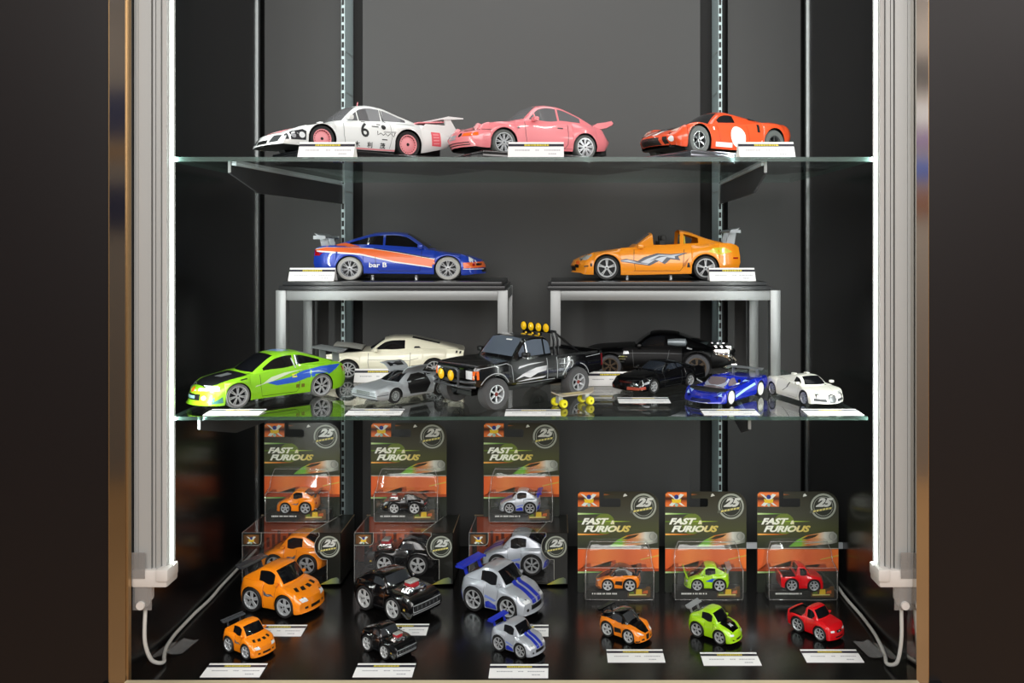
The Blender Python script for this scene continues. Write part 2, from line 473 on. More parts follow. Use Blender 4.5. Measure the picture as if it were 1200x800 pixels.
        if s.win_m is CLEARWIN or rc:
            sm = S.get('seat_m', mat('grey_seat', '#6f6f70', .7)); zz = s.belt(s.a+.9)
            for sy in (-1, 1):
                m = MB(); yy = sy*.36; q0 = S.get('seat_s', b+.55)
                m.box((s.X(q0+.16), yy-.22, zz-.25), (s.X(q0-.02), yy+.22, zz+.22), sm, .05)
                m.box((s.X(q0+.18), yy-.13, zz+.20), (s.X(q0+.04), yy+.13, zz+.36), sm, .05)
                m.build('seat', sm, s.root)
            m = MB(); q0 = b-.05
            pts = [(s.X(q0)+.0, .36+.17*math.cos(t), zz+.06+.17*math.sin(t)) for t in np.linspace(0, 2*PI, 17)]
            m.tube(pts, .018, BLACK, 6); m.build('steering_wheel', BLACK, s.root)
    def _wheels(s):
        S = s.S; st = S.get('rim', ('spoke', SILVER, RUBBER, 5)); tw = S.get('tw', .24)
        for c, R, wv in ((s.sf, s.R, None), (s.sr, s.Rr, None)):
            t, r = make_wheel(R, tw, R*S.get('rr', .70), st[0], st[1], st[2], st[3], st[4] if len(st) > 4 else None)
            wo = s.width(c)-tw/2-S.get('inset', .02)
            ty = None
            for sy in (1, -1):
                if ty is None:
                    ty = t.build('wheel', st[2], s.root, smooth=40); rm = r.build('rim', st[1], ty, smooth=40, fixn=False)
                    o = ty
                else:
                    o = copy_tree(ty, s.root); o.rotation_euler = (0, 0, PI)
                o.location = (s.X(c), sy*wo, R)
    # --- prints and fittings laid onto the shell
    def proj(s, name, m, view, vs2, fs, eps=.006, cut=.07, label=None):
        """views: L/R side (s, z), F/B (y, z), T top (s, y)"""
        bm = bmesh.new(); bv = [bm.verts.new((a, b, 0)) for a, b in vs2]
        for f in fs:
            try: bm.faces.new([bv[i] for i in f])
            except ValueError: pass
        if cut:
            for ax in (0, 1):
                cs = [v[ax] for v in vs2]; x0, x1 = min(cs), max(cs); k = int((x1-x0)/cut)
                for i in range(1, k+1):
                    co = [0, 0, 0]; no = [0, 0, 0]; co[ax] = x0+(x1-x0)*i/(k+1); no[ax] = 1
                    bmesh.ops.bisect_plane(bm, geom=bm.verts[:]+bm.edges[:]+bm.faces[:], plane_co=co, plane_no=no, dist=1e-5)
        bm.verts.index_update(); bm.verts.ensure_lookup_table(); P = {}
        for v in bm.verts:
            u, t = v.co.x, v.co.y
            if view in 'LR':
                sg = 1 if view == 'L' else -1; o = Vector((s.X(u), 3*sg, t)); dr = Vector((0, -sg, 0))
            elif view == 'F': o = Vector((9, u, t)); dr = Vector((-1, 0, 0))
            elif view == 'B': o = Vector((-9, u, t)); dr = Vector((1, 0, 0))
            else: o = Vector((s.X(u), t, 5)); dr = Vector((0, 0, -1))
            h, nn, ix, ds = s.bvh.ray_cast(o, dr)
            if h is None: continue
            if nn.dot(dr) > 0: nn = -nn
            nn = (nn - dr*.5).normalized()
            P[v.index] = h+nn*eps
        keys = list(P); mp = {k: i for i, k in enumerate(keys)}
        F = [[mp[v.index] for v in f.verts] for f in bm.faces if all(v.index in P for v in f.verts)]
        # drop faces that jump between surfaces
        Q = [P[k] for k in keys]
        bm.free()
        mx = 4.5*(cut or .3)
        F = [f for f in F if all((Q[f[i]]-Q[f[i-1]]).length < mx for i in range(len(f)))]
        if not F: return None
        mb = MB(); mb.add(Q, F, m)
        o = mb.build(name, m, s.root, smooth=60, fixn=False)
        if label: o['label'] = label
        return o
    def poly(s, name, m, view, pts, eps=.006, cut=.07, label=None):
        for v in ('LR' if view == 'LR' else view):
            bm = bmesh.new(); bv = [bm.verts.new((a, b, 0)) for a, b in pts]; f = bm.faces.new(bv)
            r = bmesh.ops.triangulate(bm, faces=[f]); bm.verts.index_update()
            vs = [(x.co.x, x.co.y) for x in bm.verts]; fs = [[q.index for q in f.verts] for f in bm.faces]; bm.free()
            o = s.proj(name, m, v, vs, fs, eps, cut, label)
        return o
    def line(s, name, m, view, pts, wd=.014, eps=.005, cut=.07, label=None):
        for v in ('LR' if view == 'LR' else view):
            vs = []; fs = []
            for i, (a, b) in enumerate(pts):
                p0 = Vector(pts[max(i-1, 0)]); p1 = Vector(pts[min(i+1, len(pts)-1)]); t = (p1-p0).normalized(); nn = Vector((-t.y, t.x))*wd/2
                vs += [(a+nn.x, b+nn.y), (a-nn.x, b-nn.y)]
            for i in range(len(pts)-1): fs.append((2*i, 2*i+1, 2*i+3, 2*i+2))
            s.proj(name, m, v, vs, fs, eps, cut, label)
    def disc(s, name, m, view, c, r, eps=.008, ry=None, n=18):
        ry = ry or r
        return s.poly(name, m, view, [(c[0]+r*math.cos(2*PI*k/n), c[1]+ry*math.sin(2*PI*k/n)) for k in range(n)], eps, cut=max(r*.6, .05))
    def rect(s, name, m, view, x0, y0, x1, y1, eps=.006, cut=.07):
        return s.poly(name, m, view, [(x0, y0), (x1, y0), (x1, y1), (x0, y1)], eps, cut)
    def text(s, name, m, view, txt, at, size, eps=.008, shear=0., bold=0., sx=1.0):
        for v in ('LR' if view == 'LR' else view):
            vs, fs, W, H = text2d(txt, size, shear, bold)
            sg = -1 if v == 'R' else 1
            x0 = at[0] if sg > 0 else at[0]+W*sx
            s.proj(name, m, v, [(x0+sg*a*sx, at[1]+b) for a, b in vs], fs, eps, 0)
    def mirrors(s, q, y, z, m, k=1.0):
        for sy in (1, -1):
            b = MB(); b.box((s.X(q)-.10*k, sy*y-.11*k, z-.06*k), (s.X(q)+.06*k, sy*y+.11*k, z+.07*k), m, .04*k)
            b.build('side_mirror', m, s.root)
    def wing(s, m, q, z, span, chord, posts=True, post_m=None, tilt=.12, zb=None, th=.035, postq=None, endplate=None, py=.55):
        b = MB(); x0 = s.X(q)
        prof = [(chord/2, 0), (chord*.3, th), (-chord*.1, th*1.2), (-chord/2, th*.5+tilt*chord), (-chord*.1, -.2*th), (chord*.3, -.4*th)]
        b.prism([(x0+px, -span/2, z+pz) for px, pz in prof], (0, span, 0), m)
        if endplate:
            for sy in (-1, 1):
                y0 = sy*span/2
                b.box((x0-chord*.55, min(y0, y0+sy*.03), z-endplate*.6), (x0+chord*.5, max(y0, y0+sy*.03), z+endplate*.6), m)
        o = b.build('rear_wing', m, s.root)
        if posts:
            for sy in (-1, 1):
                p = MB(); zb_ = (s.top(q) if zb is None else zb)-.05; yy = sy*span/2*py
                xx = x0 if postq is None else s.X(postq)
                p.prism([(xx+.10, yy-.025, zb_), (xx-.12, yy-.025, zb_), (x0-.10, yy-.025, z), (x0+.10, yy-.025, z)], (0, .05, 0), post_m or m)
                p.build('wing_support', post_m or m, s.root)
        return o
    def place(s, F, Rr, z, near, k=None, tilt=None):
        """stand the car so that its near wheels touch the plane z at front F and rear Rr (world x, y)"""
        return place_root(s.root, s, F, Rr, z, near, k)

def place_root(root, car, F, R, z, near, k=None):
    F = Vector(F); R = Vector(R); d = F-R; kk = k or d.length/car.wb; th = math.atan2(d.y, d.x)
    t = (car.width(car.sf)-car.S.get('tw', .24)*.5)*kk
    nrm = Vector((-math.sin(th), math.cos(th))) * (1 if near == 'L' else -1)
    c = (F+R)/2 - nrm*t
    root.location = (c.x, c.y, z); root.rotation_euler = (0, 0, th); root.scale = (kk,)*3
    return kk, th
# ------------------------------------------------------------------ the cabinet shell
XL, XR, YF, YB = -0.5175, 0.4395, 1.039, 1.52
STRUCT = dict(kind='structure')
LAM = mat('dark_laminate', '#181415', .36, spec=.40)
SIDEM = mat('black_side_laminate', '#0d0d0e', .22, spec=.45, bump=.02, bscale=180)
FLOORM = mat('black_floor_board', '#0c0b0b', .20, spec=.5, bump=.03, bscale=220)
GREYP = mat('grey_back_panel', '#424242', .55, vary=.05, bscale=5)
STEEL = mat('galvanised_post', '#b4c6c8', .38, .15)
ALU = mat('brushed_aluminium', '#b4b6b5', .45, .25, bump=.03, bscale=500)
TRIM = mat('polished_trim', '#c9c4bd', .09, 1.0)
BRASS = mat('brass_edge', '#b8966a', .3, .8)
def sbox(name, lo, hi, m, parent=None, bev=0., **kw):
    return MB().box(lo, hi, m, bev).build(name, m, parent, smooth=0 if not bev else 40, **kw)
sbox('floor', (XL-.03, YF-.01, -.03), (XR+.03, YB+.02, 0), FLOORM, **STRUCT)
sbox('wall_left', (XL-.03, YF+.002, -.03), (XL, YB+.02, 1.3), SIDEM, **STRUCT)
sbox('wall_right', (XR, YF+.002, -.03), (XR+.03, YB+.02, 1.3), SIDEM, **STRUCT)
sbox('ceiling', (XL-.03, YF, 1.3), (XR+.03, YB+.02, 1.33), SIDEM, **STRUCT)
wb_ = sbox('wall_back', (XL-.03, YB, -.03), (XR+.03, YB+.03, 1.3), mat('black_recess', '#0a0a0a', .6), **STRUCT)
for x0, x1 in ((-.5095, -.372), (-.3375, .2555), (.3045, .432)):
    sbox('panel', (x0, 1.50, -.0), (x1, YB, 1.3), GREYP, wb_)
for k, (x0, x1) in enumerate(((XL, XL+.0025), (XR-.0025, XR))):
    sbox('trim_%d' % (k+1), (x0, 1.482, 0), (x1, 1.492, 1.3), mat('bright_strip', '#c8cfcf', .2, .9), **STRUCT)
# front frame: bright corner trims, brass lines, threshold, dark fascia panels outside
sbox('trim_3', (-.5380, YF-.008, -.4), (-.5188, YF+.02, 1.5), TRIM, **STRUCT)
sbox('trim_4', (-.5412, YF-.004, -.4), (-.5382, YF+.02, 1.5), BRASS, **STRUCT)
sbox('trim_5', (-.5186, YF-.006, -.4), (-.5160, YF+.001, 1.5), BRASS, **STRUCT)
sbox('trim_6', (.4372, YF-.008, -.4), (.4516, YF+.02, 1.5), TRIM, **STRUCT)
sbox('trim_7', (.4518, YF-.004, -.4), (.4540, YF+.02, 1.5), BRASS, **STRUCT)
sbox('trim_8', (-.5158, YF-.022, -.02), (.4370, YF-.0105, .0058), mat('cream_threshold', '#c9bb9d', .4), **STRUCT)
sbox('wall_front_left', (-1.3, YF, -.9), (-.5414, YF+.03, 1.5), LAM, **STRUCT)
sbox('wall_front_right', (.4542, YF, -.9), (1.3, YF+.03, 1.5), LAM, **STRUCT)
sbox('wall_front_below', (-.5160, YF-.005, -.9), (.4370, YF+.03, -.031), LAM, **STRUCT)
# the hall in front: wooden floor, light walls, ceiling, with added lamps (seen in the polished trim)
hall_floor = sbox('floor_hall', (-5, -3.2, -.95), (5, YF, -.9), mat('hall_floor_wood', '#b58d5e', .5, vary=.2, bscale=3), **STRUCT)
sbox('wall_hall', (-5, -3.2, -.9), (5, -3.1, 2.1), mat('hall_wall_paint', '#a59d94', .7), **STRUCT)
sbox('ceiling_hall', (-5, -3.2, 2.1), (5, YF, 2.15), mat('hall_ceiling_paint', '#b9b5ae', .8), **STRUCT)

for k, (x0, x1, z0, z1, cc) in enumerate(((-3.1, -2.2, 1.18, 1.46, '#2f3a66'), (-3.1, -2.2, .62, .89, '#26305a'), (-3.1, -2.2, 1.05, 1.12, '#c49a62'), (1.9, 2.6, 1.46, 1.66, '#2a2523'), (1.9, 2.6, 1.24, 1.38, '#d8dce0'), (1.9, 2.6, 1.12, 1.2, '#8a6aa8'), (1.9, 2.6, .92, 1.04, '#2f5fc0'), (1.9, 2.6, .70, .86, '#8a5a3c'))):
    sbox('trim_%d' % (9+k), (x0, -3.1, z0), (x1, -3.085, z1), mat('hall_reflection_%d' % k, cc, .6), **STRUCT)  # added colour panels behind the camera, shaped for reflections in the polished trim

# ------------------------------------------------------------------ shelf posts with slots
def post(x, face, label):
    p = thing('shelf_post', label, 'shelf post', (x, 1.455, 0), group='slotted steel posts at the back')
    sbox('upright', (-.003, 0, 0), (.003, .062, 1.3), STEEL, p)
    m = MB()
    for k in range(88): m.box((-.0022, -.0006, .01+k*.0145), (.0016, .0004, .0195+k*.0145), None)
    m.build('slots', mat('slot_dark', '#101113', .6), p, smooth=0, kind='stuff')
    m = MB()
    for z in (.1, .285, .33, .62, .79, .86): m.box((-.0034, .004, z), (.0034, .06, z+.0022))
    m.build('joint_line', mat('bright_line', '#c9d4d4', .3, .6), p, smooth=0, kind='stuff')
    return p
post(-.3608, 1, 'slotted steel shelf post behind the white racing coupe')
post(.2823, -1, 'slotted steel shelf post behind the red-orange roundel coupe')

# ------------------------------------------------------------------ glass shelves and brackets
GLASS = clear_mat('shelf_glass', (.93, .965, .95), .04)
GEDGE = mat('shelf_glass_edge', '#6fa08c', .12, spec=.6, coat=.5)
def glass_shelf(label, x0, x1, z0, z1, y0=1.06, y1=1.43):
    t = thing('glass_shelf', label, 'shelf', ((x0+x1)/2, y0, z0), group='glass shelves')
    h = (x1-x0)/2
    m = MB(); m.box((-h, 0, 0), (h, y1-y0, z1-z0)); m.f = m.f[:2]; m.m = m.m[:2]
    m.build('glass_pane', GLASS, t, smooth=0)
    m = MB(); m.box((-h, 0, 0), (h, y1-y0, z1-z0)); m.f = m.f[2:]; m.m = m.m[2:]
    m.build('ground_edge', EDGE, t, smooth=0)
    return t
EDGE = clear_mat('glass_edge', (.40, .62, .56), .05, .3, '#55786f', .35)
ZT0, ZT1, ZM0, ZM1 = .6335, .6392, .3124, .3168
glass_shelf('upper clear glass shelf holding the three racing coupes', -.477, .395, ZT0, ZT1)
glass_shelf('lower clear glass shelf holding the risers and nine models', -.477, .389, ZM0, ZM1, y1=1.452)
BRK = mat('bracket_black', '#38393b', .35, .3)
def bracket(xb, xt, z, label):
    b = thing('shelf_bracket', label, 'bracket', (xb, 1.455, z), group='shelf brackets')
    d = Vector((xt-xb, 1.068-1.455, 0)); n = Vector((-d.y, d.x, 0)).normalized()*.0014
    prof = [(0, 0), (1.0, 0), (1.0, -.0105), (.8, -.031), (0, -.031)]
    m = MB(); m.prism([d*u+Vector((0, 0, q-.0035))-n for u, q in prof], n*2, BRK); m.build('bracket_plate', BRK, b, smooth=0)
    m = MB(); n2 = n*2.2
    m.prism([d*.03-n2+Vector((0, 0, -.0035)), d*.03+n2+Vector((0, 0, -.0035)), d*.97+n2+Vector((0, 0, -.0035)), d*.97-n2+Vector((0, 0, -.0035))], (0, 0, .0033), mat('bracket_lit_edge', '#c3cfd2', .35, .4))  # pale strip standing in for the plate's lit, glass-reflected top edge
    m.build('bracket_lit_edge', None, b, smooth=0)
    m = MB(); m.box((-.004, -.006, -.034), (.004, .0005, -.001), STEEL); m.build('hook', STEEL, b, smooth=0)
    m = MB(); e = d*1.0
    m.obox(e+Vector((0, .0005, -.0055)), n*1.3, d.normalized()*.0008, Vector((0, 0, .0075)), mat('bracket_edge', '#8f9494', .4, .3)); m.build('bracket_tip', None, b, smooth=0)
bracket(-.3608, -.407, ZT0, 'black shelf bracket under the glass below the white racing coupe')
bracket(.2823, .264, ZT0, 'black shelf bracket under the glass below the red-orange roundel coupe')
bracket(-.3608, -.445, ZM0, 'black shelf bracket under the glass below the lime green coupe')
bracket(.2823, .244, ZM0, 'black shelf bracket under the glass below the blue racer')

# ------------------------------------------------------------------ the two light strips
LEDM = mat('led_tube', '#f4fff8', .4, emit=6.0)
PLASTIC = mat('white_plastic_cap', '#d9d4cf', .45)
TAPE = clear_mat('clear_tape', (.80, .80, .80), .06, .12, '#b9b9b9', .28)
CABLE = mat('white_cable', '#c9c7c2', .5)
def light_strip(sg, xo, xi, label, clabel):
    """xo = outer edge at the cabinet wall, xi = inner edge with the tube"""
    t = thing('light_strip', label, 'light', ((xo+xi)/2, 1.05, .115), group='upright light strips')
    c = (xo+xi)/2; wd = abs(xi-xo)
    def xx(u): return xo+(xi-xo)*u-c
    def bar(u0, u1, y0, y1, m, name, z0=.018, z1=1.15):
        a, b = sorted((xx(u0), xx(u1))); return sbox(name, (a, y0, z0), (b, y1, z1), m, t)
    bar(0, .93, .004, .022, mat('anodised_channel', '#9c9c9a', .42, .25), 'channel_back')
    bar(.02, .14, -.002, .004, ALU, 'channel_rib'); bar(.17, .52, -.004, .004, ALU, 'channel_face')
    bar(.55, .62, -.002, .004, ALU, 'channel_rib'); bar(.66, .78, -.004, .004, ALU, 'channel_rib'); bar(.80, .92, -.001, .004, mat('diffuser_rail', '#bdbdbb', .5), 'diffuser_rail')
    m = MB(); m.tube([(xx(.965), .010, .012), (xx(.965), .010, 1.15)], .0013, LEDM, 10); m.build('led_tube', LEDM, t, smooth=60)
    m = MB(); a, b = sorted((xx(-.01), xx(1.0))); m.box((a, -.008, -.004), (b, .024, .018), PLASTIC, .003)
    a, b = sorted((xx(.70), xx(1.06))); m.box((a, -.012, .004), (b, .02, .020), PLASTIC, .003); m.build('end_cap', PLASTIC, t)
    m = MB(); a, b = sorted((xx(.03), xx(.42))); m.box((a, -.004, -.026), (b, .016, -.003), PLASTIC, .003)
    m.lathe([(.0001, 0), (.0065, 0), (.005, -.014), (.0001, -.014)], PLASTIC, 12, Matrix.Translation((xx(.25), .006, -.026))); m.build('plug', PLASTIC, t)
    m = MB(); a, b = sorted((xx(.0), xx(.40))); m.box((a, -.0095, .008), (b, -.0088, .040)); a, b = sorted((xx(.02), xx(.55))); m.box((a, -.0055, -.032), (b, -.005, -.004))
    m.build('tape_patch', TAPE, t, smooth=0)
    return t
light_strip(1, XL, -.4735, 'tall aluminium light strip beside the lime green coupe, lit white tube on its inner edge', '')
light_strip(-1, XR, .3965, 'tall aluminium light strip beside the white hypercar, lit white tube on its inner edge', '')
def cable(pts, label, tape, tl):
    P = [Vector(p) for p in pts]; f = [pchip([(i, p[k]) for i, p in enumerate(P)]) for k in range(3)]
    q = [Vector([g(u) for g in f]) for u in np.linspace(0, len(P)-1, 60)]
    m = MB(); m.tube(q, .0024, CABLE, 8); m.build('power_cable', CABLE, None, smooth=60, label=label, cat='cable', group='power cables')
    for k, (c, u, v) in enumerate(tape):
        m = MB(); c, u, v = Vector(c), Vector(u), Vector(v); rows = []
        for i in range(7):
            a = -1+i/3; lift = .0042*math.exp(-(a/.28)**2)
            rows.append([c+u*a-v+Vector((0, 0, lift)), c+u*a+v*(1+.06*math.sin(i*2.1))+Vector((0, 0, lift))])
        m.grid(rows, TAPE); m.build('tape_strip', TAPE, None, smooth=0, label=tl, cat='tape', group='cable tapes')
cable([(-.5065, 1.056, .080), (-.5055, 1.052, .045), (-.500, 1.060, .014), (-.493, 1.075, .0045), (-.5010, 1.095, .003), (-.510, 1.125, .0035), (-.5135, 1.165, .004), (-.514, 1.21, .004), (-.5125, 1.27, .003), (-.514, 1.32, .004), (-.5145, 1.40, .004), (-.5145, 1.47, .004)],
      'white power cable taped along the floor beside the small orange coupe',
      [((-.4975, 1.118, .0016), (.0185, .006, 0), (.003, .020, 0))], 'clear tape over the white cable by the small orange coupe')
cable([(.4290, 1.056, .080), (.4275, 1.052, .045), (.424, 1.058, .012), (.418, 1.074, .0035), (.4230, 1.092, .003), (.430, 1.13, .0035), (.4335, 1.165, .004), (.435, 1.21, .004), (.4345, 1.27, .003), (.4360, 1.34, .004), (.4365, 1.47, .004)],
      'white power cable taped along the floor beside the small red pickup',
      [((.4190, 1.112, .0016), (.0185, -.004, 0), (-.003, .022, 0))], 'clear tape over the white cable by the small red pickup')

# ------------------------------------------------------------------ risers on the lower shelf
RISM = mat('riser_aluminium', '#8e9090', .42, .6, bump=.03, bscale=400)
SLAB = mat('riser_slab', '#2c2d2f', .28, spec=.5)
def riser(x0, x1, label, px0, px1, plabel):
    y0, y1 = 1.295, 1.452; t = thing('riser_stand', label, 'stand', ((x0+x1)/2, (y0+y1)/2, ZM1), group='aluminium risers'); cx, cy = (x0+x1)/2, (y0+y1)/2
    w_ = .0155; zt = .4608-ZM1
    def bx(n, a, b): sbox(n, (a[0]-cx, a[1]-cy, a[2]), (b[0]-cx, b[1]-cy, b[2]), RISM, t, bev=.0006)
    for x in (x0, x1-w_):
        for y in (y0, y1-w_): bx('leg', (x, y, 0), (x+w_, y+w_, zt))
    for y in (y0+.0005, y1-w_+.0005): bx('rail', (x0+w_, y, zt-w_), (x1-w_, y+w_-.001, zt-.0005))
    for x in (x0+.0005, x1-w_+.0005): bx('rail', (x, y0+w_, zt-w_), (x+w_-.001, y1-w_, zt-.0005))
    b = thing('display_base', plabel, 'display base', ((px0+px1)/2, cy, .4610), group='display bases'); h = (px1-px0)/2
    sbox('lower_slab', (-h-.005, -(cy-y0)-.004, 0), (h+.005, (cy-y0)+.000, .0063), SLAB, b, bev=.001)
    sbox('upper_slab', (-h, -(cy-y0)+.001, .0065), (h, (cy-y0)-.003, .0127), SLAB, b, bev=.001)
    return b
ZR = .4738
B1 = riser(-.4235, -.0712, 'aluminium riser frame under the blue and orange coupe', -.4134, -.080, 'stepped dark base under the blue and orange coupe')
B2 = riser(-.0065, .343, 'aluminium riser frame under the yellow-orange open-top car', -.006, .3224, 'stepped dark base under the yellow-orange open-top car')
# plinths on the upper shelf
def plinth(c, th, ln, wd, label, h=.0150, m=None):
    t = thing('display_base', label, 'display base', (c[0], c[1], ZT1), th, group='display bases')
    m = m or mat('plinth_black', '#18191b', .16, coat=.4)
    sbox('plinth_body', (-ln/2, -wd/2, 0), (ln/2, wd/2, h-.004), m, t, bev=.0008)
    sbox('plinth_top', (-ln/2+.002, -wd/2+.002, h-.004), (ln/2-.002, wd/2-.002, h), m, t, bev=.0008)
    return t

# ------------------------------------------------------------------ printed price cards
CARD = mat('card_white', '#f3f2f2', .5)
BAND = mat('card_band', '#26232f', .5)
CYEL = mat('card_yellow_print', '#d8c53a', .5)
CGREY = mat('card_grey_print', '#a9a8b0', .5)
def price_card(x, y, z, rz, label, up=False, wd=.070, seed=1):
    t = thing('price_card', label, 'label card', (x, y, z), rz, group='printed price cards')
    rnd = random.Random(seed)
    ang = math.radians(62 if up else 3); hgt = .0225 if up else .031
    u = Vector((1, 0, 0)); v = Vector((0, math.cos(ang), math.sin(ang))); n = Vector((0, -math.sin(ang), math.cos(ang)))
    o = Vector((0, 0, .0006))
    def quad(name, a0, b0, a1, b1, e, m, th=.0):
        mb = MB(); P = [o+u*a+v*b+n*e for a, b in ((a0, b0), (a1, b0), (a1, b1), (a0, b1))]
        if th: mb.prism(P, n*-th, m)
        else: mb.add(P, [(0, 1, 2, 3)], m)
        return mb.build(name, m, t, smooth=0, fixn=bool(th))
    h = wd/2
    quad('card_face', -h, 0, h, hgt, 0, CARD, .0005)
    if up:
        mb = MB(); top = o+v*hgt
        mb.prism([top+u*-h, top+u*h, top+u*h+Vector((0, .012, -top.z+.0008)), top+u*-h+Vector((0, .012, -top.z+.0008))], (0, .0005, 0), CARD); mb.build('card_back', CARD, t, smooth=0)
    b0, b1 = hgt*.70, hgt*.87
    quad('header_band', -h, b0, h, b1, .00012, BAND)
    mb = MB(); x0 = -h*.42
    while x0 < h*.42:
        ww = rnd.uniform(.0012, .0035)
        mb.add([o+u*a+v*b+n*.00024 for a, b in ((x0, b0+.2*(b1-b0)), (x0+ww, b0+.2*(b1-b0)), (x0+ww, b1-.2*(b1-b0)), (x0, b1-.2*(b1-b0)))], [(0, 1, 2, 3)]); x0 += ww+.0006
    mb.build('header_print', CYEL, t, smooth=0, fixn=False, kind='stuff')
    mb = MB()
    for xa, xb, q in ((-h*.75, -h*.25, .42), (-h*.02, h*.12, .42), (h*.3, h*.85, .42), (h*.45, h*.7, .18)):
        x0 = xa
        while x0 < xb:
            ww = rnd.uniform(.001, .003)
            mb.add([o+u*a+v*b+n*.00012 for a, b in ((x0, hgt*q), (x0+ww, hgt*q), (x0+ww, hgt*(q+.06)), (x0, hgt*(q+.06)))], [(0, 1, 2, 3)]); x0 += ww+.0005
    mb.build('small_print', CGREY, t, smooth=0, fixn=False, kind='stuff')
    return t
k = 1
for x, y, z, up, rz, label in (
    (-.2865, 1.066, ZT1, True, 0, 'white price card standing before the white racing coupe'),
    (-.0235, 1.066, ZT1, True, 0, 'white price card standing before the pink coupe'),
    (.266, 1.066, ZT1, True, 0, 'white price card standing before the red-orange roundel coupe'),
    (-.372, 1.3015, ZR, True, 0, 'white price card standing on the base behind the blue coupe'),
    (.272, 1.3015, ZR, True, 0, 'white price card standing on the base of the open-top car'),
    (-.405, 1.066, ZM1, False, 0, 'white price card lying on the glass before the lime green coupe'),
    (-.228, 1.068, ZM1, False, 0, 'white price card lying on the glass before the silver gullwing car'),
    (-.0275, 1.064, ZM1, False, 0, 'white price card lying on the glass before the black pickup'),
    (.222, 1.067, ZM1, False, 0, 'white price card lying on the glass before the blue racer'),
    (.352, 1.067, ZM1, False, 0, 'white price card lying on the glass before the white hypercar'),
    (.1215, 1.150, ZM1, False, 0, 'white price card lying on the glass before the small black sports car'),
    (-.275, 1.315, ZM1, True, 0, 'white price card standing before the cream fastback'),
    (.0835, 1.285, ZM1, True, 0, 'white price card standing between the pickup and the small black sports car'),
    (-.3985, 1.046, 0, False, 0, 'white price card lying before the small orange coupe'),
    (-.2115, 1.046, 0, False, 0, 'white price card lying before the small black muscle car'),
    (-.0445, 1.044, 0, False, 0, 'white price card lying before the small silver and blue coupe'),
    (.1040, 1.083, 0, False, 0, 'white price card lying before the small orange and black coupe'),
    (.2245, 1.075, 0, False, 0, 'white price card lying before the small lime coupe'),
    (.3565, 1.083, 0, False, 0, 'white price card lying before the small red pickup'),
    (-.3800, 1.155, 0, False, 0, 'white price card half hidden behind the small orange coupe'),
    (-.2110, 1.158, 0, False, 0, 'white price card half hidden behind the small black muscle car'),
    (-.0450, 1.155, 0, False, 0, 'white price card half hidden behind the small silver and blue coupe')):
    price_card(x, y, z, rz, label, up, .073 if z == 0 else .070, k); k += 1
# ------------------------------------------------------------------ the larger models
PINK = mat('pink_print', '#ef8f98', .4)
PINKRIM = mat('pink_rim', '#f29ea4', .4)
def seams(c, q0, q1, zb, zt, hinge=.0, wd=.012):
    """door outline on both sides"""
    c.line('door_line', BLACKP, 'LR', [(q0, zt), (q0-.01, (zt+zb)/2), (q0+.03, zb), (q1-.08, zb), (q1, zb+.1), (q1+.03, zt)], wd)

# ---- A: white racing coupe with slant nose
S = dict(L=4.75, wheels=(1.05, 3.33), R=(.315, .345), rr=.70, tw=.33, inset=.015, arch=1.10,
    hw=[(0, .90), (.3, .95), (1.05, .955), (2.2, .955), (3.3, .985), (4.3, .97), (4.75, .93)], flare=.015,
    top=[(0, .40), (.25, .49), (.7, .60), (1.2, .71), (1.6, .80), (2.6, .84), (3.6, .90), (4.2, .90), (4.6, .86), (4.75, .80)],
    belt=[(0, .36), (.25, .46), (.7, .60), (1.05, .68), (1.6, .74), (2.4, .78), (3.1, .84), (3.6, .84), (4.2, .80), (4.75, .74)],
    sill=[(0, .14), (.4, .13), (1.5, .13), (3.6, .15), (4.2, .26), (4.75, .36)],
    nose=[(.1, -.04), (.2, -.02), (.35, .08), (.5, .2)], nose_len=.6, bow=.16, tail=[(.2, .22), (.5, .06), (.9, .0)],
    cab=(1.55, 2.15, 2.75, 4.05), cw=(.74, .56), roof=[(1.55, .78), (1.85, 1.02), (2.15, 1.21), (2.45, 1.265), (2.75, 1.245), (3.3, 1.10), (3.75, .97), (4.05, .90)],
    wins=[(1.72, 2.02), (2.05, 2.72), (2.79, 3.48)], rw=(3.0, 3.75), rim=('disc', PINKRIM, RUBBER, 5), seat_m=mat('white_seat', '#d8d6d4', .6))
A = Car('toy_car', 'white racing coupe with pink wheel discs and black number 6', S, paint('paint_white', '#e9ebea'), win=CLEARWIN)
c = A
c.poly('hood_stripe', PINK, 'T', [(.24, -.45), (.5, -.52), (1.45, -.46), (1.45, .46), (.5, .52), (.24, .45)], .004, label='pink hood graphic')
c.poly('hood_stripe', WHITE, 'T', [(.26, -.08), (1.5, -.16), (1.5, .16), (.26, .08)], .007)
c.rect('vent', BLACKP, 'T', .62, .56, .78, .70); c.rect('vent', BLACKP, 'T', .62, -.70, .78, -.56)
c.rect('vent', BLACKP, 'T', .45, -.42, .52, -.12); c.rect('vent', BLACKP, 'T', .45, .12, .52, .42)
for sg in (1, -1):
    c.poly('oil_cooler_grille', mat('cooler_dark', '#2b2e30', .5), 'F', [(sg*.36, .19), (sg*.70, .20), (sg*.72, .35), (sg*.40, .36)])
c.rect('grille', BLACKP, 'F', -.28, .17, .28, .26)
c.poly('headlight_bay', mat('headlight_bay', '#34363a', .2, coat=.5), 'LR', [(.17, .24), (.64, .25), (.66, .46), (.58, .50), (.34, .44), (.20, .36)], .005)
c.disc('headlight', LAMPW, 'LR', (.55, .36), .07, .012); c.disc('headlight', mat('lamp_dim', '#9a9da2', .2), 'LR', (.36, .33), .05, .012)
c.rect('headlight_bar', WHITE, 'LR', .25, .24, .29, .40, .012)
c.line('door_line', mat('grey_line', '#8c8f90', .5), 'LR', [(1.62, .74), (1.60, .45), (1.64, .2)], .014)
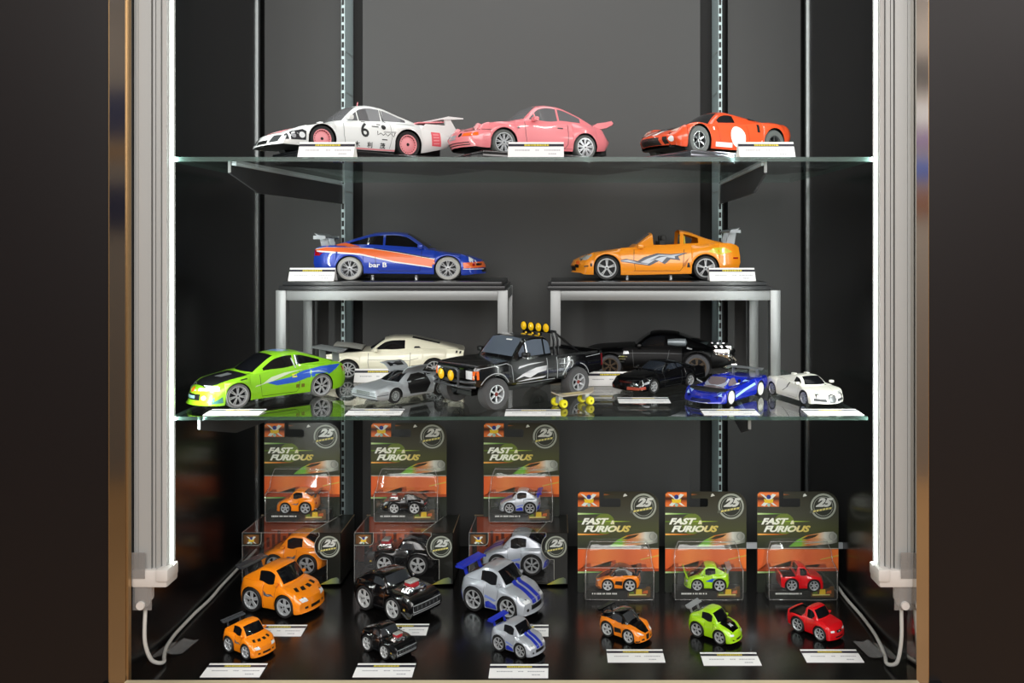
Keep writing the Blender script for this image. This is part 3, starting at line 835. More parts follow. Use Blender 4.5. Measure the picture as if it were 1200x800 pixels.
c.line('door_line', mat('grey_line', '#8c8f90', .5), 'LR', [(2.86, .82), (2.88, .5), (2.8, .2)], .012)
c.text('race_number', BLACKP, 'LR', '6', (2.05, .44), .36, bold=.015, sx=.95)
c.rect('number_mark', BLACKP, 'LR', 2.16, .83, 2.26, .845)
for i, ch in enumerate('木利茂'):
    c.text('lettering', BLACKP, 'LR', ch, (1.86+i*.34, .19), .14, bold=.02)
c.line('sponsor_mark', BLACKP, 'LR', [(2.50, .62), (2.49, .52), (2.58, .57), (2.64, .52), (2.70, .57), (2.76, .51), (2.84, .58), (2.92, .50), (2.96, .60)], .018)
c.line('sponsor_mark', BLACKP, 'LR', [(2.66, .60), (2.98, .62)], .015)
c.rect('sponsor_mark', BLACKP, 'LR', 2.36, .71, 2.54, .735); c.disc('sponsor_mark', BLACKP, 'LR', (2.67, .72), .06)
c.rect('sponsor_mark', BLACKP, 'LR', 2.60, .40, 2.74, .425)
c.rect('sponsor_mark', BLACKP, 'LR', 2.5, .77, 2.6, .79)
SEAL = mat('seal_print', '#e4606a', .5)
c.rect('seal_print', SEAL, 'LR', 4.02, .36, 4.30, .72)
for zz in (.42, .50, .58, .65):
    c.line('seal_mark', mat('seal_mark', '#f6b9bd', .5), 'LR', [(4.07, zz), (4.25, zz+.012)], .016, .009)
c.line('sill_stripe', PINK, 'LR', [(1.5, .155), (2.95, .165)], .035, label='pink sill stripe')
c.line('window_line', BLACKP, 'LR', [(2.76, .84), (2.74, 1.18)], .03)
c.rect('rear_light', LAMPR, 'B', .45, .56, .85, .68); c.rect('rear_light', LAMPR, 'B', -.85, .56, -.45, .68)
c.mirrors(1.80, .80, .90, paint('paint_white', '#e9ebea'), .9)
b = MB(); b.tube([(c.X(2.35), .15, 1.28), (c.X(2.37), .15, 1.40)], .012, PINK, 6); b.build('antenna', PINK, c.root)
# raised rear deck with pink panel and wing on end plates
b = MB()
for sg in (1, -1):
    y0, y1 = sorted((sg*.84, sg*.90))
    b.prism([(c.X(3.75), y0, .80), (c.X(4.80), y0, .62), (c.X(5.0), y0, .62), (c.X(4.86), y0, .78), (c.X(4.62), y0, 1.12), (c.X(4.45), y0, 1.12), (c.X(4.5), y0, .93), (c.X(3.9), y0, .92)], (0, y1-y0, 0), paint('paint_white', '#e9ebea'))
b.build('wing_side_plate', None, c.root, smooth=0)
b = MB(); b.prism([(c.X(3.72), -.82, .93), (c.X(4.55), -.82, 1.02), (c.X(4.55), -.82, 1.05), (c.X(3.72), -.82, .96)], (0, 1.64, 0), PINK); b.build('rear_deck_panel', PINK, c.root, label='pink rear deck panel', smooth=0)
b = MB(); b.prism([(c.X(4.35), -.93, 1.07), (c.X(4.62), -.93, 1.09), (c.X(5.02), -.93, 1.14), (c.X(5.02), -.93, 1.17), (c.X(4.55), -.93, 1.17), (c.X(4.35), -.93, 1.11)], (0, 1.86, 0), paint('paint_white', '#e9ebea')); b.build('rear_wing', None, c.root, smooth=0)
kA, thA = c.place((-.3165, 1.150), (-.2170, 1.236), ZT1+.0150, 'L')
plinth((-.248, 1.222), thA, .275, .125, 'dark glossy display base under the white racing coupe')

# ---- B: pink turbo coupe
PP = paint('paint_pink', '#e9848b')
S = dict(L=4.25, wheels=(.95, 3.22), R=.315, rr=.74, tw=.24, inset=.02, arch=1.13,
    hw=[(0, .74), (.3, .83), (.95, .87), (2.2, .86), (3.2, .91), (3.9, .85), (4.25, .72)], flare=.03,
    top=[(0, .58), (.15, .66), (.6, .74), (1.3, .86), (1.55, .90), (3.0, .93), (3.7, .88), (4.1, .76), (4.25, .64)],
    belt=[(0, .54), (.15, .66), (.5, .78), (.9, .83), (1.4, .85), (2.5, .87), (3.2, .86), (3.8, .78), (4.25, .58)],
    sill=[(0, .20), (.5, .17), (1.4, .19), (2.8, .19), (3.7, .24), (4.25, .30)],
    nose=[(.2, .05), (.42, -.05), (.52, -.02), (.62, .12), (.9, .35)], nose_len=.6, bow=.24, tail=[(.3, .08), (.5, -.02), (.65, .06), (.9, .2)], tbow=.22,
    cab=(1.45, 2.02, 2.55, 3.75), cw=(.76, .56), roof=[(1.45, .90), (1.75, 1.12), (2.02, 1.29), (2.3, 1.335), (2.6, 1.32), (3.1, 1.18), (3.5, 1.00), (3.75, .88)],
    wins=[(1.62, 1.80), (1.84, 2.52), (2.58, 3.25)], rw=(2.75, 3.5), rim=('twin', SILVER, GREYRUBBER, 9), seat_m=mat('pale_seat', '#c9c4c0', .6))
B = Car('toy_car', 'pink turbo coupe with silver wheels and a whale tail spoiler', S, PP, win=CLEARWIN)
c = B
for sg in (1, -1):
    m = MB(); tm = Matrix.Translation((c.X(.33), sg*.60, .655)) @ Matrix.Rotation(math.radians(-22), 4, 'Y') @ Matrix.Rotation(-PI/2, 4, 'Z')
    m.lathe([(.06, -.62), (.115, -.30), (.128, -.02), (.118, .01)], PP, 22, tm); m.lathe([(.118, .01), (.09, .03), (.001, .04)], mat('pink_lens', '#f0a9ad', .1, coat=1), 22, tm); m.build('headlight', None, c.root)
    c.poly('indicator', LAMPO, 'F', [(sg*.42, .44), (sg*.80, .45), (sg*.78, .53), (sg*.42, .52)])
    c.disc('fog_light', BLACKP, 'F', (sg*.33, .48), .05)
    c.rect('rear_light', LAMPR, 'B', *sorted((sg*.3, sg*.72))[:1], .52, sorted((sg*.3, sg*.72))[1], .62)
c.poly('indicator', LAMPO, 'LR', [(.10, .44), (.30, .45), (.30, .52), (.10, .51)])
c.poly('rear_light', LAMPR, 'LR', [(4.02, .52), (4.2, .52), (4.2, .60), (4.02, .61)])
c.rect('number_plate', mat('plate_grey', '#8f9398', .3), 'F', -.2, .38, .2, .49)
for zz in (.25, .30): c.line('bumper_slot', BLACKP, 'F', [(-.6, zz), (.6, zz)], .02)
c.line('bumper_line', BLACKP, 'LR', [(.05, .56), (.4, .60), (.62, .60)], .012)
seams(c, 1.55, 2.72, .26, .86)
c.rect('door_handle', BLACKP, 'LR', 2.45, .74, 2.60, .77, .012)
c.line('sill_line', mat('pink_shadow', '#b55e66', .4), 'LR', [(1.4, .25), (2.85, .25)], .012)
c.disc('fuel_cap', mat('badge_dark', '#5d4648', .4), 'LR', (1.35, .70), .03)
c.mirrors(1.78, .86, .93, PP, .9)
b = MB(); b.prism([(c.X(3.45), -.55, .93), (c.X(4.05), -.66, .94), (c.X(4.32), -.66, 1.10), (c.X(4.30), -.66, 1.16), (c.X(3.98), -.66, 1.12), (c.X(3.85), -.6, .99)], (0, .0001, 0), PP)
b = MB()
rows = []
for y in np.linspace(-.70, .70, 9):
    e = 1-.25*(abs(y)/.70)**4; r = [(3.55, .86), (3.9, .84), (4.12, .88), (4.36, .97), (4.39, 1.02), (4.32, 1.07), (4.05, 1.02), (3.74, .98), (3.55, .90)]
    rows.append([(c.X(3.62+(a-3.62)*e), y, z) for a, z in r])
b.grid(rows, PP); n = 9; b.f.append(tuple(range(n))); b.m.append(0); b.f.append(tuple(range(8*n, 9*n))[::-1]); b.m.append(0)
b.build('tail_spoiler', PP, c.root)
b = MB(); b.tube([(c.X(4.0), 0, 1.0), (c.X(4.0), 0, 1.01)], .01, PP, 6)
kB, thB = c.place((-.0725, 1.190), (.0415, 1.256), ZT1+.0150, 'L')
plinth((-.010, 1.232), thB, .262, .118, 'dark glossy display base under the pink coupe')

# ---- C: low red-orange coupe with white roundel
PO = paint('paint_redorange', '#e4532b')
S = dict(L=4.10, wheels=(.93, 3.34), R=(.315, .335), rr=.60, tw=.28, inset=.02, arch=1.12,
    hw=[(0, .70), (.3, .82), (.93, .88), (2.1, .87), (3.3, .90), (3.9, .86), (4.1, .80)], flare=.012,
    top=[(0, .42), (.2, .51), (.6, .58), (1.0, .62), (1.5, .70), (2.5, .78), (3.2, .84), (3.8, .80), (4.1, .74)],
    belt=[(0, .38), (.2, .50), (.6, .66), (.95, .71), (1.4, .69), (2.0, .68), (2.7, .74), (3.3, .83), (3.8, .79), (4.1, .70)],
    sill=[(0, .20), (.4, .16), (1.4, .15), (2.9, .15), (3.6, .22), (4.1, .34)],
    nose=[(.18, .10), (.34, -.02), (.45, .06), (.6, .25)], nose_len=.6, bow=.30, tail=[(.3, .2), (.5, .05), (.75, .0)], tbow=.1,
    cab=(1.30, 1.85, 2.25, 3.55), cw=(.70, .47), roof=[(1.30, .68), (1.6, .87), (1.85, .99), (2.05, 1.02), (2.3, 1.0), (2.8, .93), (3.2, .87), (3.55, .82)],
    wins=[(1.62, 2.24)], rw=(2.5, 3.1), rim=('spoke', mat('dark_rim', '#8d9091', .25, .8), GREYRUBBER, 6))
C = Car('toy_car', 'low red-orange racing coupe with a plain white roundel on the door', S, PO)
c = C
c.disc('roundel', WHITE, 'LR', (2.15, .445), .235, .006, .235, 28)
for sg in (1, -1):
    c.poly('hood_stripe', WHITE, 'T', [(.05, sg*.13), (1.3, sg*.13), (1.3, sg*.26), (.05, sg*.26)], .004)
    c.disc('headlight', LAMPW, 'F', (sg*.64, .33), .06, .012)
    c.poly('nose_duct', BLACKP, 'F', [(sg*.46, .22), (sg*.57, .24), (sg*.54, .38), (sg*.44, .38)])
    c.poly('headlight_cover', mat('cover_pale', '#f0c9b8', .1, coat=1), 'T', [(.30, sg*.52), (.62, sg*.60), (.62, sg*.72), (.38, sg*.70)], .005)
c.poly('grille', BLACKP, 'F', [(-.38, .21), (.38, .21), (.35, .37), (-.35, .37)])
for k in range(5): c.line('grille_bar', mat('grille_bar', '#3a2a26', .5), 'F', [(-.34, .23+k*.03), (.34, .23+k*.03)], .008, .01)
c.poly('side_stripe', WHITE, 'LR', [(1.42, .20), (1.95, .20), (1.95, .30), (1.42, .30)], .005); c.poly('side_stripe', WHITE, 'LR', [(2.35, .20), (2.85, .20), (2.85, .30), (2.35, .30)], .005)
c.text('lettering', PO, 'LR', 'GT', (1.5, .22), .06)
c.poly('side_duct', BLACKP, 'LR', [(2.78, .58), (2.86, .58), (2.87, .76), (2.80, .76)]); c.rect('fuel_cap', WHITE, 'LR', 1.38, .56, 1.42, .63)
c.line('door_line', mat('orange_shadow', '#8e2f18', .4), 'LR', [(1.52, .68), (1.55, .4), (1.62, .2)], .012)
c.line('door_line', mat('orange_shadow', '#8e2f18', .4), 'LR', [(2.48, .72), (2.5, .4), (2.42, .2)], .012)
c.rect('engine_vent', BLACKP, 'T', 2.75, -.55, 3.0, -.40); c.rect('engine_vent', BLACKP, 'T', 2.75, .40, 3.0, .55)
c.rect('rear_light', LAMPR, 'B', .45, .5, .7, .58); c.rect('rear_light', LAMPR, 'B', -.7, .5, -.45, .58)
c.line('rear_mark', WHITE, 'LR', [(3.02, .28), (3.03, .36)], .02); c.line('rear_mark', WHITE, 'LR', [(2.86, .33), (2.9, .40)], .02)
kC, thC = c.place((.1965, 1.180), (.3165, 1.247), ZT1+.0150, 'L'); c.root.scale.z *= 1.12
plinth((.262, 1.225), thC, .258, .116, 'mirror finished display base under the red-orange coupe', m=mat('plinth_mirror', '#777a80', .12, .8))

# ---- D: blue and orange coupe on the riser (faces the other way)
PB = paint('paint_blue', '#1d3fae', .1)
S = dict(L=4.50, wheels=(.93, 3.455), R=.325, rr=.70, tw=.23, inset=.015, arch=1.10,
    hw=[(0, .72), (.3, .82), (.93, .86), (2.2, .86), (3.45, .875), (4.2, .84), (4.5, .76)], flare=.02,
    top=[(0, .56), (.2, .64), (.6, .72), (1.2, .82), (1.5, .87), (3.4, .96), (3.9, .97), (4.4, .93), (4.5, .86)],
    belt=[(0, .50), (.2, .60), (.6, .70), (1.2, .77), (2.2, .84), (3.4, .91), (4.1, .92), (4.5, .84)],
    sill=[(0, .17), (.5, .14), (1.4, .17), (2.9, .19), (3.9, .20), (4.5, .26)],
    nose=[(.15, -.02), (.3, .0), (.45, .02), (.6, .12), (.9, .3)], nose_len=.7, bow=.28, tail=[(.2, .08), (.5, .0), (.9, .04)],
    cab=(1.30, 2.05, 2.75, 3.95), cw=(.74, .53), roof=[(1.30, .83), (1.7, 1.07), (2.05, 1.26), (2.4, 1.305), (2.8, 1.29), (3.3, 1.17), (3.7, 1.05), (3.95, .97)],
    wins=[(1.60, 2.58), (2.64, 3.55)], rw=(2.95, 3.75), rim=('y', mat('mesh_rim', '#c9ccd0', .25, .7), PALERUBBER, 7))
D = Car('toy_car', 'blue coupe with orange side sweep and silver wing on the riser', S, PB)
c = D
ORA = mat('orange_print', '#ef6a2a', .35, coat=.5)
c.poly('side_sweep', WHITE, 'LR', [(1.20, .36), (1.34, .345), (2.3, .49), (3.2, .70), (4.25, .78), (4.44, .80), (4.44, .86), (4.1, .915), (3.3, .90), (2.9, .88), (2.2, .77), (1.32, .60), (1.20, .60)], .004, label='orange sweep edged white')
c.poly('side_sweep', ORA, 'LR', [(1.20, .385), (1.34, .375), (2.3, .525), (3.2, .74), (4.25, .82), (4.44, .83), (4.1, .905), (3.3, .895), (2.9, .86), (2.2, .75), (1.30, .575), (1.20, .575)], .008)
c.poly('quarter_sweep', ORA, 'LR', [(3.18, .92), (3.6, 1.03), (3.9, .98), (4.1, .94), (3.2, .90)], .008)
c.line('sweep_edge', BLACKP, 'LR', [(1.4, .62), (2.2, .775), (2.85, .875)], .022, .009)
c.poly('bumper_sweep', ORA, 'LR', [(.02, .34), (.52, .33), (.55, .48), (.05, .51)], .007); c.line('sweep_edge', WHITE, 'LR', [(.04, .30), (.55, .31)], .02, .008)
c.poly('bumper_sweep', ORA, 'F', [(-.6, .34), (.6, .34), (.6, .50), (-.6, .50)], .007)
c.text('lettering', WHITE, 'LR', 'bar B', (2.50, .36), .13, bold=.02, sx=1.2)
for sg in (1, -1):
    c.poly('headlight', LAMPW, 'T', [(.12, sg*.50), (.42, sg*.62), (.40, sg*.76), (.22, sg*.72)], .008); c.rect('tail_light', LAMPR, 'B', *sorted((sg*.35, sg*.80))[:1], .68, sorted((sg*.35, sg*.80))[1], .84)
c.poly('tail_light', LAMPR, 'LR', [(4.32, .70), (4.48, .72), (4.46, .86), (4.34, .86)]); c.disc('side_marker', LAMPR, 'LR', (.28, .42), .035)
c.rect('grille', BLACKP, 'F', -.4, .22, .4, .32); c.rect('side_vent', BLACKP, 'LR', .10, .40, .22, .46, .012)
seams(c, 1.62, 2.78, .26, .82)
c.mirrors(1.62, .83, .93, PB, .9)
WSIL = mat('wing_silver', '#8b8f93', .35, .4)
c.wing(WSIL, 4.24, 1.18, 1.5, .30, zb=.95, tilt=.3, endplate=.08, py=.5, postq=4.16, th=.05)
kD, thD = c.place((-.1680, 1.347), (-.3215, 1.343), ZR, 'R'); c.root.scale.z *= .94
for y in (.35, -.35): pass

# ---- E: yellow-orange open-top sports car on the other riser
PY = paint('paint_yelloworange', '#f6951c')
S = dict(L=4.52, wheels=(.95, 3.50), R=.325, rr=.74, tw=.24, inset=.015, arch=1.10,
    hw=[(0, .72), (.3, .84), (.95, .885), (2.2, .875), (3.5, .905), (4.2, .85), (4.52, .74)], flare=.02,
    top=[(0, .52), (.2, .62), (.6, .72), (1.2, .82), (1.7, .88), (3.3, .92), (3.9, .98), (4.4, .95), (4.52, .86)],
    belt=[(0, .46), (.2, .58), (.6, .71), (1.0, .77), (1.7, .82), (2.5, .82), (3.4, .90), (4.1, .93), (4.52, .84)],
    sill=[(0, .19), (.3, .15), (1.4, .14), (2.9, .17), (4.0, .20), (4.52, .26)],
    nose=[(.15, -.04), (.25, .04), (.42, -.01), (.5, .06), (.9, .35)], nose_len=.7, bow=.30, tail=[(.2, .08), (.5, .0), (.9, .06)],
    cab=(1.55, 2.12, 2.92, 4.10), cw=(.74, .57), roof=[(1.55, .86), (1.9, 1.08), (2.12, 1.20), (2.5, 1.25), (2.92, 1.27), (3.1, 1.24), (3.6, 1.08), (4.1, .97)],
    wins=[(2.98, 3.38)], rw=(3.25, 3.9), roof_cut=(2.12, 2.88), no_side=True, ws0=1.66, ws1=2.06, seat_s=2.35, rim=('twin', SILVER, RUBBER, 5), seat_m=mat('dark_seat', '#2b2a29', .7))
E = Car('toy_car', 'yellow-orange open-top sports car with grey flame graphic on the riser', S, PY, win=CLEARWIN)
c = E
TRI = mat('tribal_grey', '#a7abb3', .35, .3); TRD = mat('tribal_dark', '#4d515c', .4)
c.poly('flame_graphic', TRD, 'LR', [(1.18, .50), (1.45, .56), (1.75, .50), (1.9, .60), (2.25, .70), (2.6, .68), (3.05, .72), (2.8, .62), (2.85, .52), (2.6, .55), (2.45, .42), (2.3, .50), (2.05, .38), (1.75, .42), (1.5, .46)], .005, label='grey flame graphic')
c.poly('flame_graphic', TRI, 'LR', [(1.26, .50), (1.5, .53), (1.8, .46), (2.0, .56), (2.3, .665), (2.62, .655), (2.95, .70), (2.7, .62), (2.72, .57), (2.5, .60), (2.38, .47), (2.2, .54), (2.0, .41), (1.75, .44), (1.5, .48)], .009)
c.poly('flame_tongue', TRD, 'LR', [(2.05, .50), (2.35, .60), (2.55, .63), (2.3, .63)], .012); c.poly('flame_tongue', TRD, 'LR', [(1.55, .49), (1.85, .44), (2.1, .43), (1.8, .47)], .012)
for k in range(4): c.rect('sill_lettering', mat('orange_dim', '#b96a10', .4), 'LR', 1.65+k*.3, .235, 1.85+k*.3, .26)
for sg in (1, -1):
    c.poly('headlight', mat('lamp_smoke', '#c9c4ba', .08, .2, coat=1), 'F', [(sg*.50, .52), (sg*.78, .52), (sg*.80, .64), (sg*.55, .66)], .010)
    c.disc('tail_light', LAMPR, 'B', (sg*.6, .78), .07)
c.poly('headlight', mat('lamp_smoke', '#c9c4ba', .08, .2, coat=1), 'LR', [(.12, .52), (.46, .54), (.58, .66), (.42, .70), (.22, .63)], .010)
c.poly('bumper_duct', BLACKP, 'LR', [(.12, .32), (.22, .32), (.22, .42), (.12, .40)]); c.rect('bumper_duct', BLACKP, 'LR', .52, .36, .62, .44); c.line('bumper_slot', BLACKP, 'LR', [(.36, .36), (.47, .37)], .03)
c.disc('side_marker', LAMPO, 'LR', (.20, .45), .05); c.rect('grille', BLACKP, 'F', -.45, .24, .45, .38)
c.poly('side_vent', BLACKP, 'LR', [(3.02, .34), (3.10, .34), (3.08, .46), (3.04, .46)]); c.poly('side_vent', mat('orange_dim', '#b96a10', .4), 'LR', [(2.92, .42), (2.96, .34), (3.1, .62)])
c.rect('rear_marker', LAMPR, 'LR', 4.22, .56, 4.36, .60); c.poly('tail_tint', mat('yellow_green', '#d3c320', .4, coat=.5), 'LR', [(3.55, .74), (3.9, .66), (4.2, .74), (4.0, .86), (3.7, .84)], .004)
seams(c, 1.66, 2.92, .25, .80)
c.mirrors(1.80, .86, .88, PY, .9)
b = MB(); b.tube([(c.X(3.02), .46, .88), (c.X(3.0), .44, 1.14), (c.X(3.0), -.44, 1.14), (c.X(3.02), -.46, .88)], .022, mat('roll_bar_yellow', '#d8c21e', .4), 8); b.build('roll_bar', None, c.root)
c.wing(WSIL, 4.28, 1.27, 1.5, .26, zb=.95, tilt=.28, endplate=.06, py=.5, postq=4.20, th=.05)
kE, thE = c.place((.0822, 1.347), (.2367, 1.343), ZR, 'L')
for base_, car_ in ((B1, D), (B2, E)):
    for q in (-.045, .025):
        m = MB(); lx = car_.root.location.x + q - base_.location.x; ly = car_.root.location.y - .028 - base_.location.y
        m.lathe([(.0001, 0), (.0028, 0), (.0028, .0075), (.0001, .0075)], SILVER, 10, Matrix.Translation((lx, ly, .0127)) @ Matrix.Rotation(PI/2, 4, 'X'))
        m.build('mounting_peg', SILVER, base_)

# ---- F: lime green tuner coupe
PG = paint('paint_lime', '#86c81e')
S = dict(L=4.38, wheels=(.92, 3.43), R=.335, rr=.80, tw=.23, inset=.01, arch=1.08,
    hw=[(0, .70), (.3, .81), (.92, .86), (2.2, .86), (3.4, .88), (4.1, .84), (4.38, .74)], flare=.02,
    top=[(0, .55), (.2, .64), (.6, .74), (1.15, .84), (1.5, .90), (3.4, .98), (3.9, .99), (4.3, .92), (4.38, .84)],
    belt=[(0, .48), (.2, .58), (.6, .70), (1.2, .80), (2.2, .86), (3.4, .94), (4.0, .93), (4.38, .80)],
    sill=[(0, .14), (.5, .12), (1.4, .18), (2.9, .19), (3.9, .18), (4.38, .24)],
    nose=[(.12, -.10), (.22, -.02), (.4, .0), (.55, .06), (.9, .3)], nose_len=.7, bow=.30, tail=[(.2, .06), (.5, .0), (.9, .04)],
    cab=(1.28, 2.10, 2.75, 3.95), cw=(.75, .56), roof=[(1.28, .85), (1.7, 1.09), (2.1, 1.28), (2.45, 1.33), (2.8, 1.32), (3.3, 1.20), (3.7, 1.08), (3.95, 1.0)],
    wins=[(1.62, 2.62), (2.69, 3.52)], rw=(2.95, 3.75), rim=('twin', SILVER, mat('thin_tyre', '#6b6c6c', .6), 7))
F = Car('toy_car', 'lime green tuner coupe with blue side flash and black hood', S, PG)
c = F
BLU = mat('blue_print', '#2458c6', .35, coat=.5); GRY = mat('grey_print', '#c9d6bd', .4)
c.poly('hood_panel', mat('carbon_black', '#1c1d1f', .25, coat=.8), 'T', [(.22, -.42), (.5, -.62), (1.28, -.64), (1.28, .64), (.5, .62), (.22, .42)], .005, label='black carbon hood')
c.poly('hood_scoop', mat('scoop_grey', '#6b6e70', .3), 'T', [(.75, -.28), (1.1, -.22), (1.1, .1), (.8, .05)], .009)
c.poly('side_flash', BLU, 'LR', [(2.05, .50), (2.6, .52), (3.0, .62), (3.5, .60), (3.9, .76), (4.1, .90), (3.4, .90), (2.85, .82), (2.45, .68), (1.75, .60)], .006, label='blue side flash')
c.poly('side_flash', GRY, 'LR', [(1.45, .56), (1.9, .62), (2.5, .80), (2.9, .86), (2.3, .82), (1.9, .74), (1.65, .60), (1.4, .52)], .006, label='pale grey flash')
c.poly('side_flash', mat('blue_pale', '#a9c4de', .4), 'LR', [(2.8, .74), (3.2, .76), (3.6, .72), (3.3, .80)], .010)
c.poly('roof_flash', mat('blue_soft', '#6f93c9', .35, coat=.5), 'T', [(2.25, -.2), (2.6, -.30), (2.7, .3), (2.35, .25)], .006)
for k in range(2): c.rect('sponsor_mark', mat('mark_olive', '#6b6a18', .4), 'LR', 2.62+k*.16, .36, 2.72+k*.16, .46)
c.rect('sponsor_mark', mat('mark_yellow', '#d9d92c', .4), 'LR', 2.52, .66, 2.66, .76)
for sg in (1, -1):
    c.poly('headlight', LAMPW, 'F', [(sg*.42, .52), (sg*.78, .52), (sg*.74, .62), (sg*.44, .60)], .012)
    c.disc('fog_light', LAMPW, 'F', (sg*.48, .33), .06); c.poly('bumper_duct', mat('duct_teal', '#3a6f6c', .3), 'F', [(sg*.58, .22), (sg*.74, .24), (sg*.74, .36)])
    c.rect('tail_light', LAMPR, 'B', *sorted((sg*.3, sg*.76))[:1], .70, sorted((sg*.3, sg*.76))[1], .82)
c.poly('headlight', LAMPW, 'LR', [(.05, .50), (.40, .54), (.44, .64), (.2, .62)], .012); c.poly('bumper_duct', mat('duct_teal', '#3a6f6c', .3), 'LR', [(.22, .18), (.52, .2), (.50, .36)])
c.disc('nose_badge', LAMPO, 'F', (0, .52), .08, .012, .06); c.rect('grille', BLACKP, 'F', -.36, .26, .36, .42)
c.poly('number_plate', mat('plate_teal', '#7fa7a3', .3), 'F', [(-.2, .30), (.2, .30), (.2, .38), (-.2, .38)], .012)
c.line('fender_vent', BLACKP, 'LR', [(1.0, .755), (1.2, .775)], .025)
seams(c, 1.58, 2.72, .25, .84); c.poly('tail_light', LAMPR, 'LR', [(4.18, .66), (4.36, .68), (4.32, .80), (4.16, .80)])
c.line('window_line', SILVER, 'LR', [(2.66, .92), (2.58, 1.20)], .035)
c.wing(mat('wing_grey', '#8a8f90', .35, .3), 4.16, 1.24, 1.55, .36, zb=.97, tilt=.15, py=.5, th=.05)
kF, thF = c.place((-.4155, 1.1150), (-.3300, 1.2000), ZM1, 'L')

# ---- G: cream fastback with its hood up
PC = paint('paint_cream', '#e9e6cf', .0, .38)
S = dict(L=4.66, wheels=(.98, 3.70), R=.335, rr=.74, tw=.23, inset=.02, arch=1.12,
    hw=[(0, .84), (.3, .88), (.98, .90), (2.3, .90), (3.7, .92), (4.4, .88), (4.66, .84)], flare=.012,
    top=[(0, .70), (.1, .80), (.6, .88), (1.5, .96), (3.6, 1.0), (4.4, .97), (4.66, .92)],
    belt=[(0, .66), (.1, .78), (.6, .84), (1.5, .88), (2.6, .90), (3.6, .97), (4.3, .95), (4.66, .88)],
    sill=[(0, .26), (.4, .22), (1.4, .24), (3.1, .24), (4.1, .28), (4.66, .34)],
    nose=[(.2, .1), (.45, .02), (.7, .0)], nose_len=.4, bow=.08, tail=[(.3, .12), (.6, .0), (.95, -.04)], tbow=.05,
    cab=(1.55, 2.12, 2.80, 4.55), cw=(.78, .58), roof=[(1.55, .94), (1.9, 1.17), (2.12, 1.29), (2.45, 1.345), (2.85, 1.34), (3.5, 1.22), (4.1, 1.08), (4.55, .97)],
    wins=[(1.75, 2.78)], rw=(3.0, 3.9), rim=('spoke', SILVER, RUBBER, 10))
G = Car('toy_car', 'cream fastback muscle car with its hood propped open', S, PC)
c = G
c.poly('engine_bay', BLACKP, 'T', [(.15, -.66), (1.42, -.68), (1.42, .68), (.15, .66)], .006)
c.poly('side_vent', BLACKP, 'LR', [(3.05, 1.02), (3.28, 1.02), (3.22, 1.08), (3.08, 1.08)])
c.rect('grille', BLACKP, 'F', -.62, .42, .62, .66)
c.line('body_crease', mat('cream_shadow', '#8d8a78', .5), 'LR', [(1.6, .66), (2.9, .62), (3.2, .7)], .016)
seams(c, 1.62, 2.92, .30, .88); c.rect('door_handle', SILVER, 'LR', 2.6, .74, 2.76, .77, .012)
for sg in (1, -1):
    c.disc('headlight', LAMPW, 'F', (sg*.70, .55), .10)
    for k in range(3): c.rect('tail_light', LAMPR, 'B', *sorted((sg*(.38+.13*k), sg*(.46+.13*k)))[:1], .66, sorted((sg*(.38+.13*k), sg*(.46+.13*k)))[1], .84)
    c.poly('quarter_louvre', BLACKP, 'L' if sg > 0 else 'R', [(4.38, .84), (4.44, .84), (4.46, .92), (4.40, .92)]); c.poly('quarter_louvre', BLACKP, 'L' if sg > 0 else 'R', [(4.50, .82), (4.56, .82), (4.58, .90), (4.52, .90)])
m = MB(); h = [(c.X(1.38), .99), (c.X(.50), 1.12)]; rows = []
for y in np.linspace(-.66, .66, 7):
    e = .05*(1-(y/.66)**2); rows.append([(h[0][0], y, h[0][1]-.03), (h[0][0], y, h[0][1]+e), ((h[0][0]+h[1][0])/2, y, (h[0][1]+h[1][1])/2+.02+e), (h[1][0], y, h[1][1]+e), (h[1][0]+.02, y, h[1][1]-.05), ((h[0][0]+h[1][0])/2, y, (h[0][1]+h[1][1])/2-.05)])
m.grid(rows, mat('hood_inner_grey', '#b5b6ae', .4)); m.build('open_hood', None, c.root, label='open grey hood')
m = MB(); m.box((c.X(1.2), -.3, .86), (c.X(.6), .3, .94), DARKMETAL, .04); m.build('engine_block', CHROME, c.root)
for sg in (1, -1):
    c.poly('roof_stripe', mat('stripe_grey', '#9d9d92', .4), 'T', [(2.2, sg*.06), (4.5, sg*.06), (4.5, sg*.22), (2.2, sg*.22)], .005)
c.mirrors(1.85, .90, .98, PC, .8)
kG, thG = c.place((-.3270, 1.350), (-.1930, 1.366), ZM1, 'L'); c.root.scale.z *= .94

# ---- H: silver wedge with gullwing doors up
PS = mat('brushed_silver_body', '#b3b9be', .36, .4, coat=.3)
S = dict(L=4.27, wheels=(1.0, 3.41), R=(.305, .33), rr=.66, tw=.23, inset=.02, arch=1.14,
    hw=[(0, .86), (.3, .90), (1.0, .92), (2.3, .92), (3.4, .93), (4.27, .88)],
    top=[(0, .55), (.1, .62), (.6, .70), (1.3, .78), (3.2, .94), (4.1, .92), (4.27, .88)],
    belt=[(0, .52), (.1, .60), (.6, .67), (1.3, .73), (2.3, .80), (3.3, .90), (4.1, .90), (4.27, .84)],
    sill=[(0, .24), (.3, .20), (1.4, .19), (2.9, .20), (3.8, .26), (4.27, .34)],
    nose=[(.2, .08), (.4, .0), (.55, .02)], nose_len=.3, bow=.05, tail=[(.3, .06), (.6, .0), (.9, .03)], tbow=.02,
    cab=(1.22, 2.02, 2.58, 3.9), cw=(.78, .54), roof=[(1.22, .76), (1.6, .96), (2.02, 1.12), (2.3, 1.14), (2.6, 1.125), (3.2, 1.02), (3.9, .92)],
    wins=[(2.75, 3.1)], rw=(2.8, 3.7), rim=('spoke', mat('dull_silver', '#a8abad', .3, .7), RUBBER, 12))
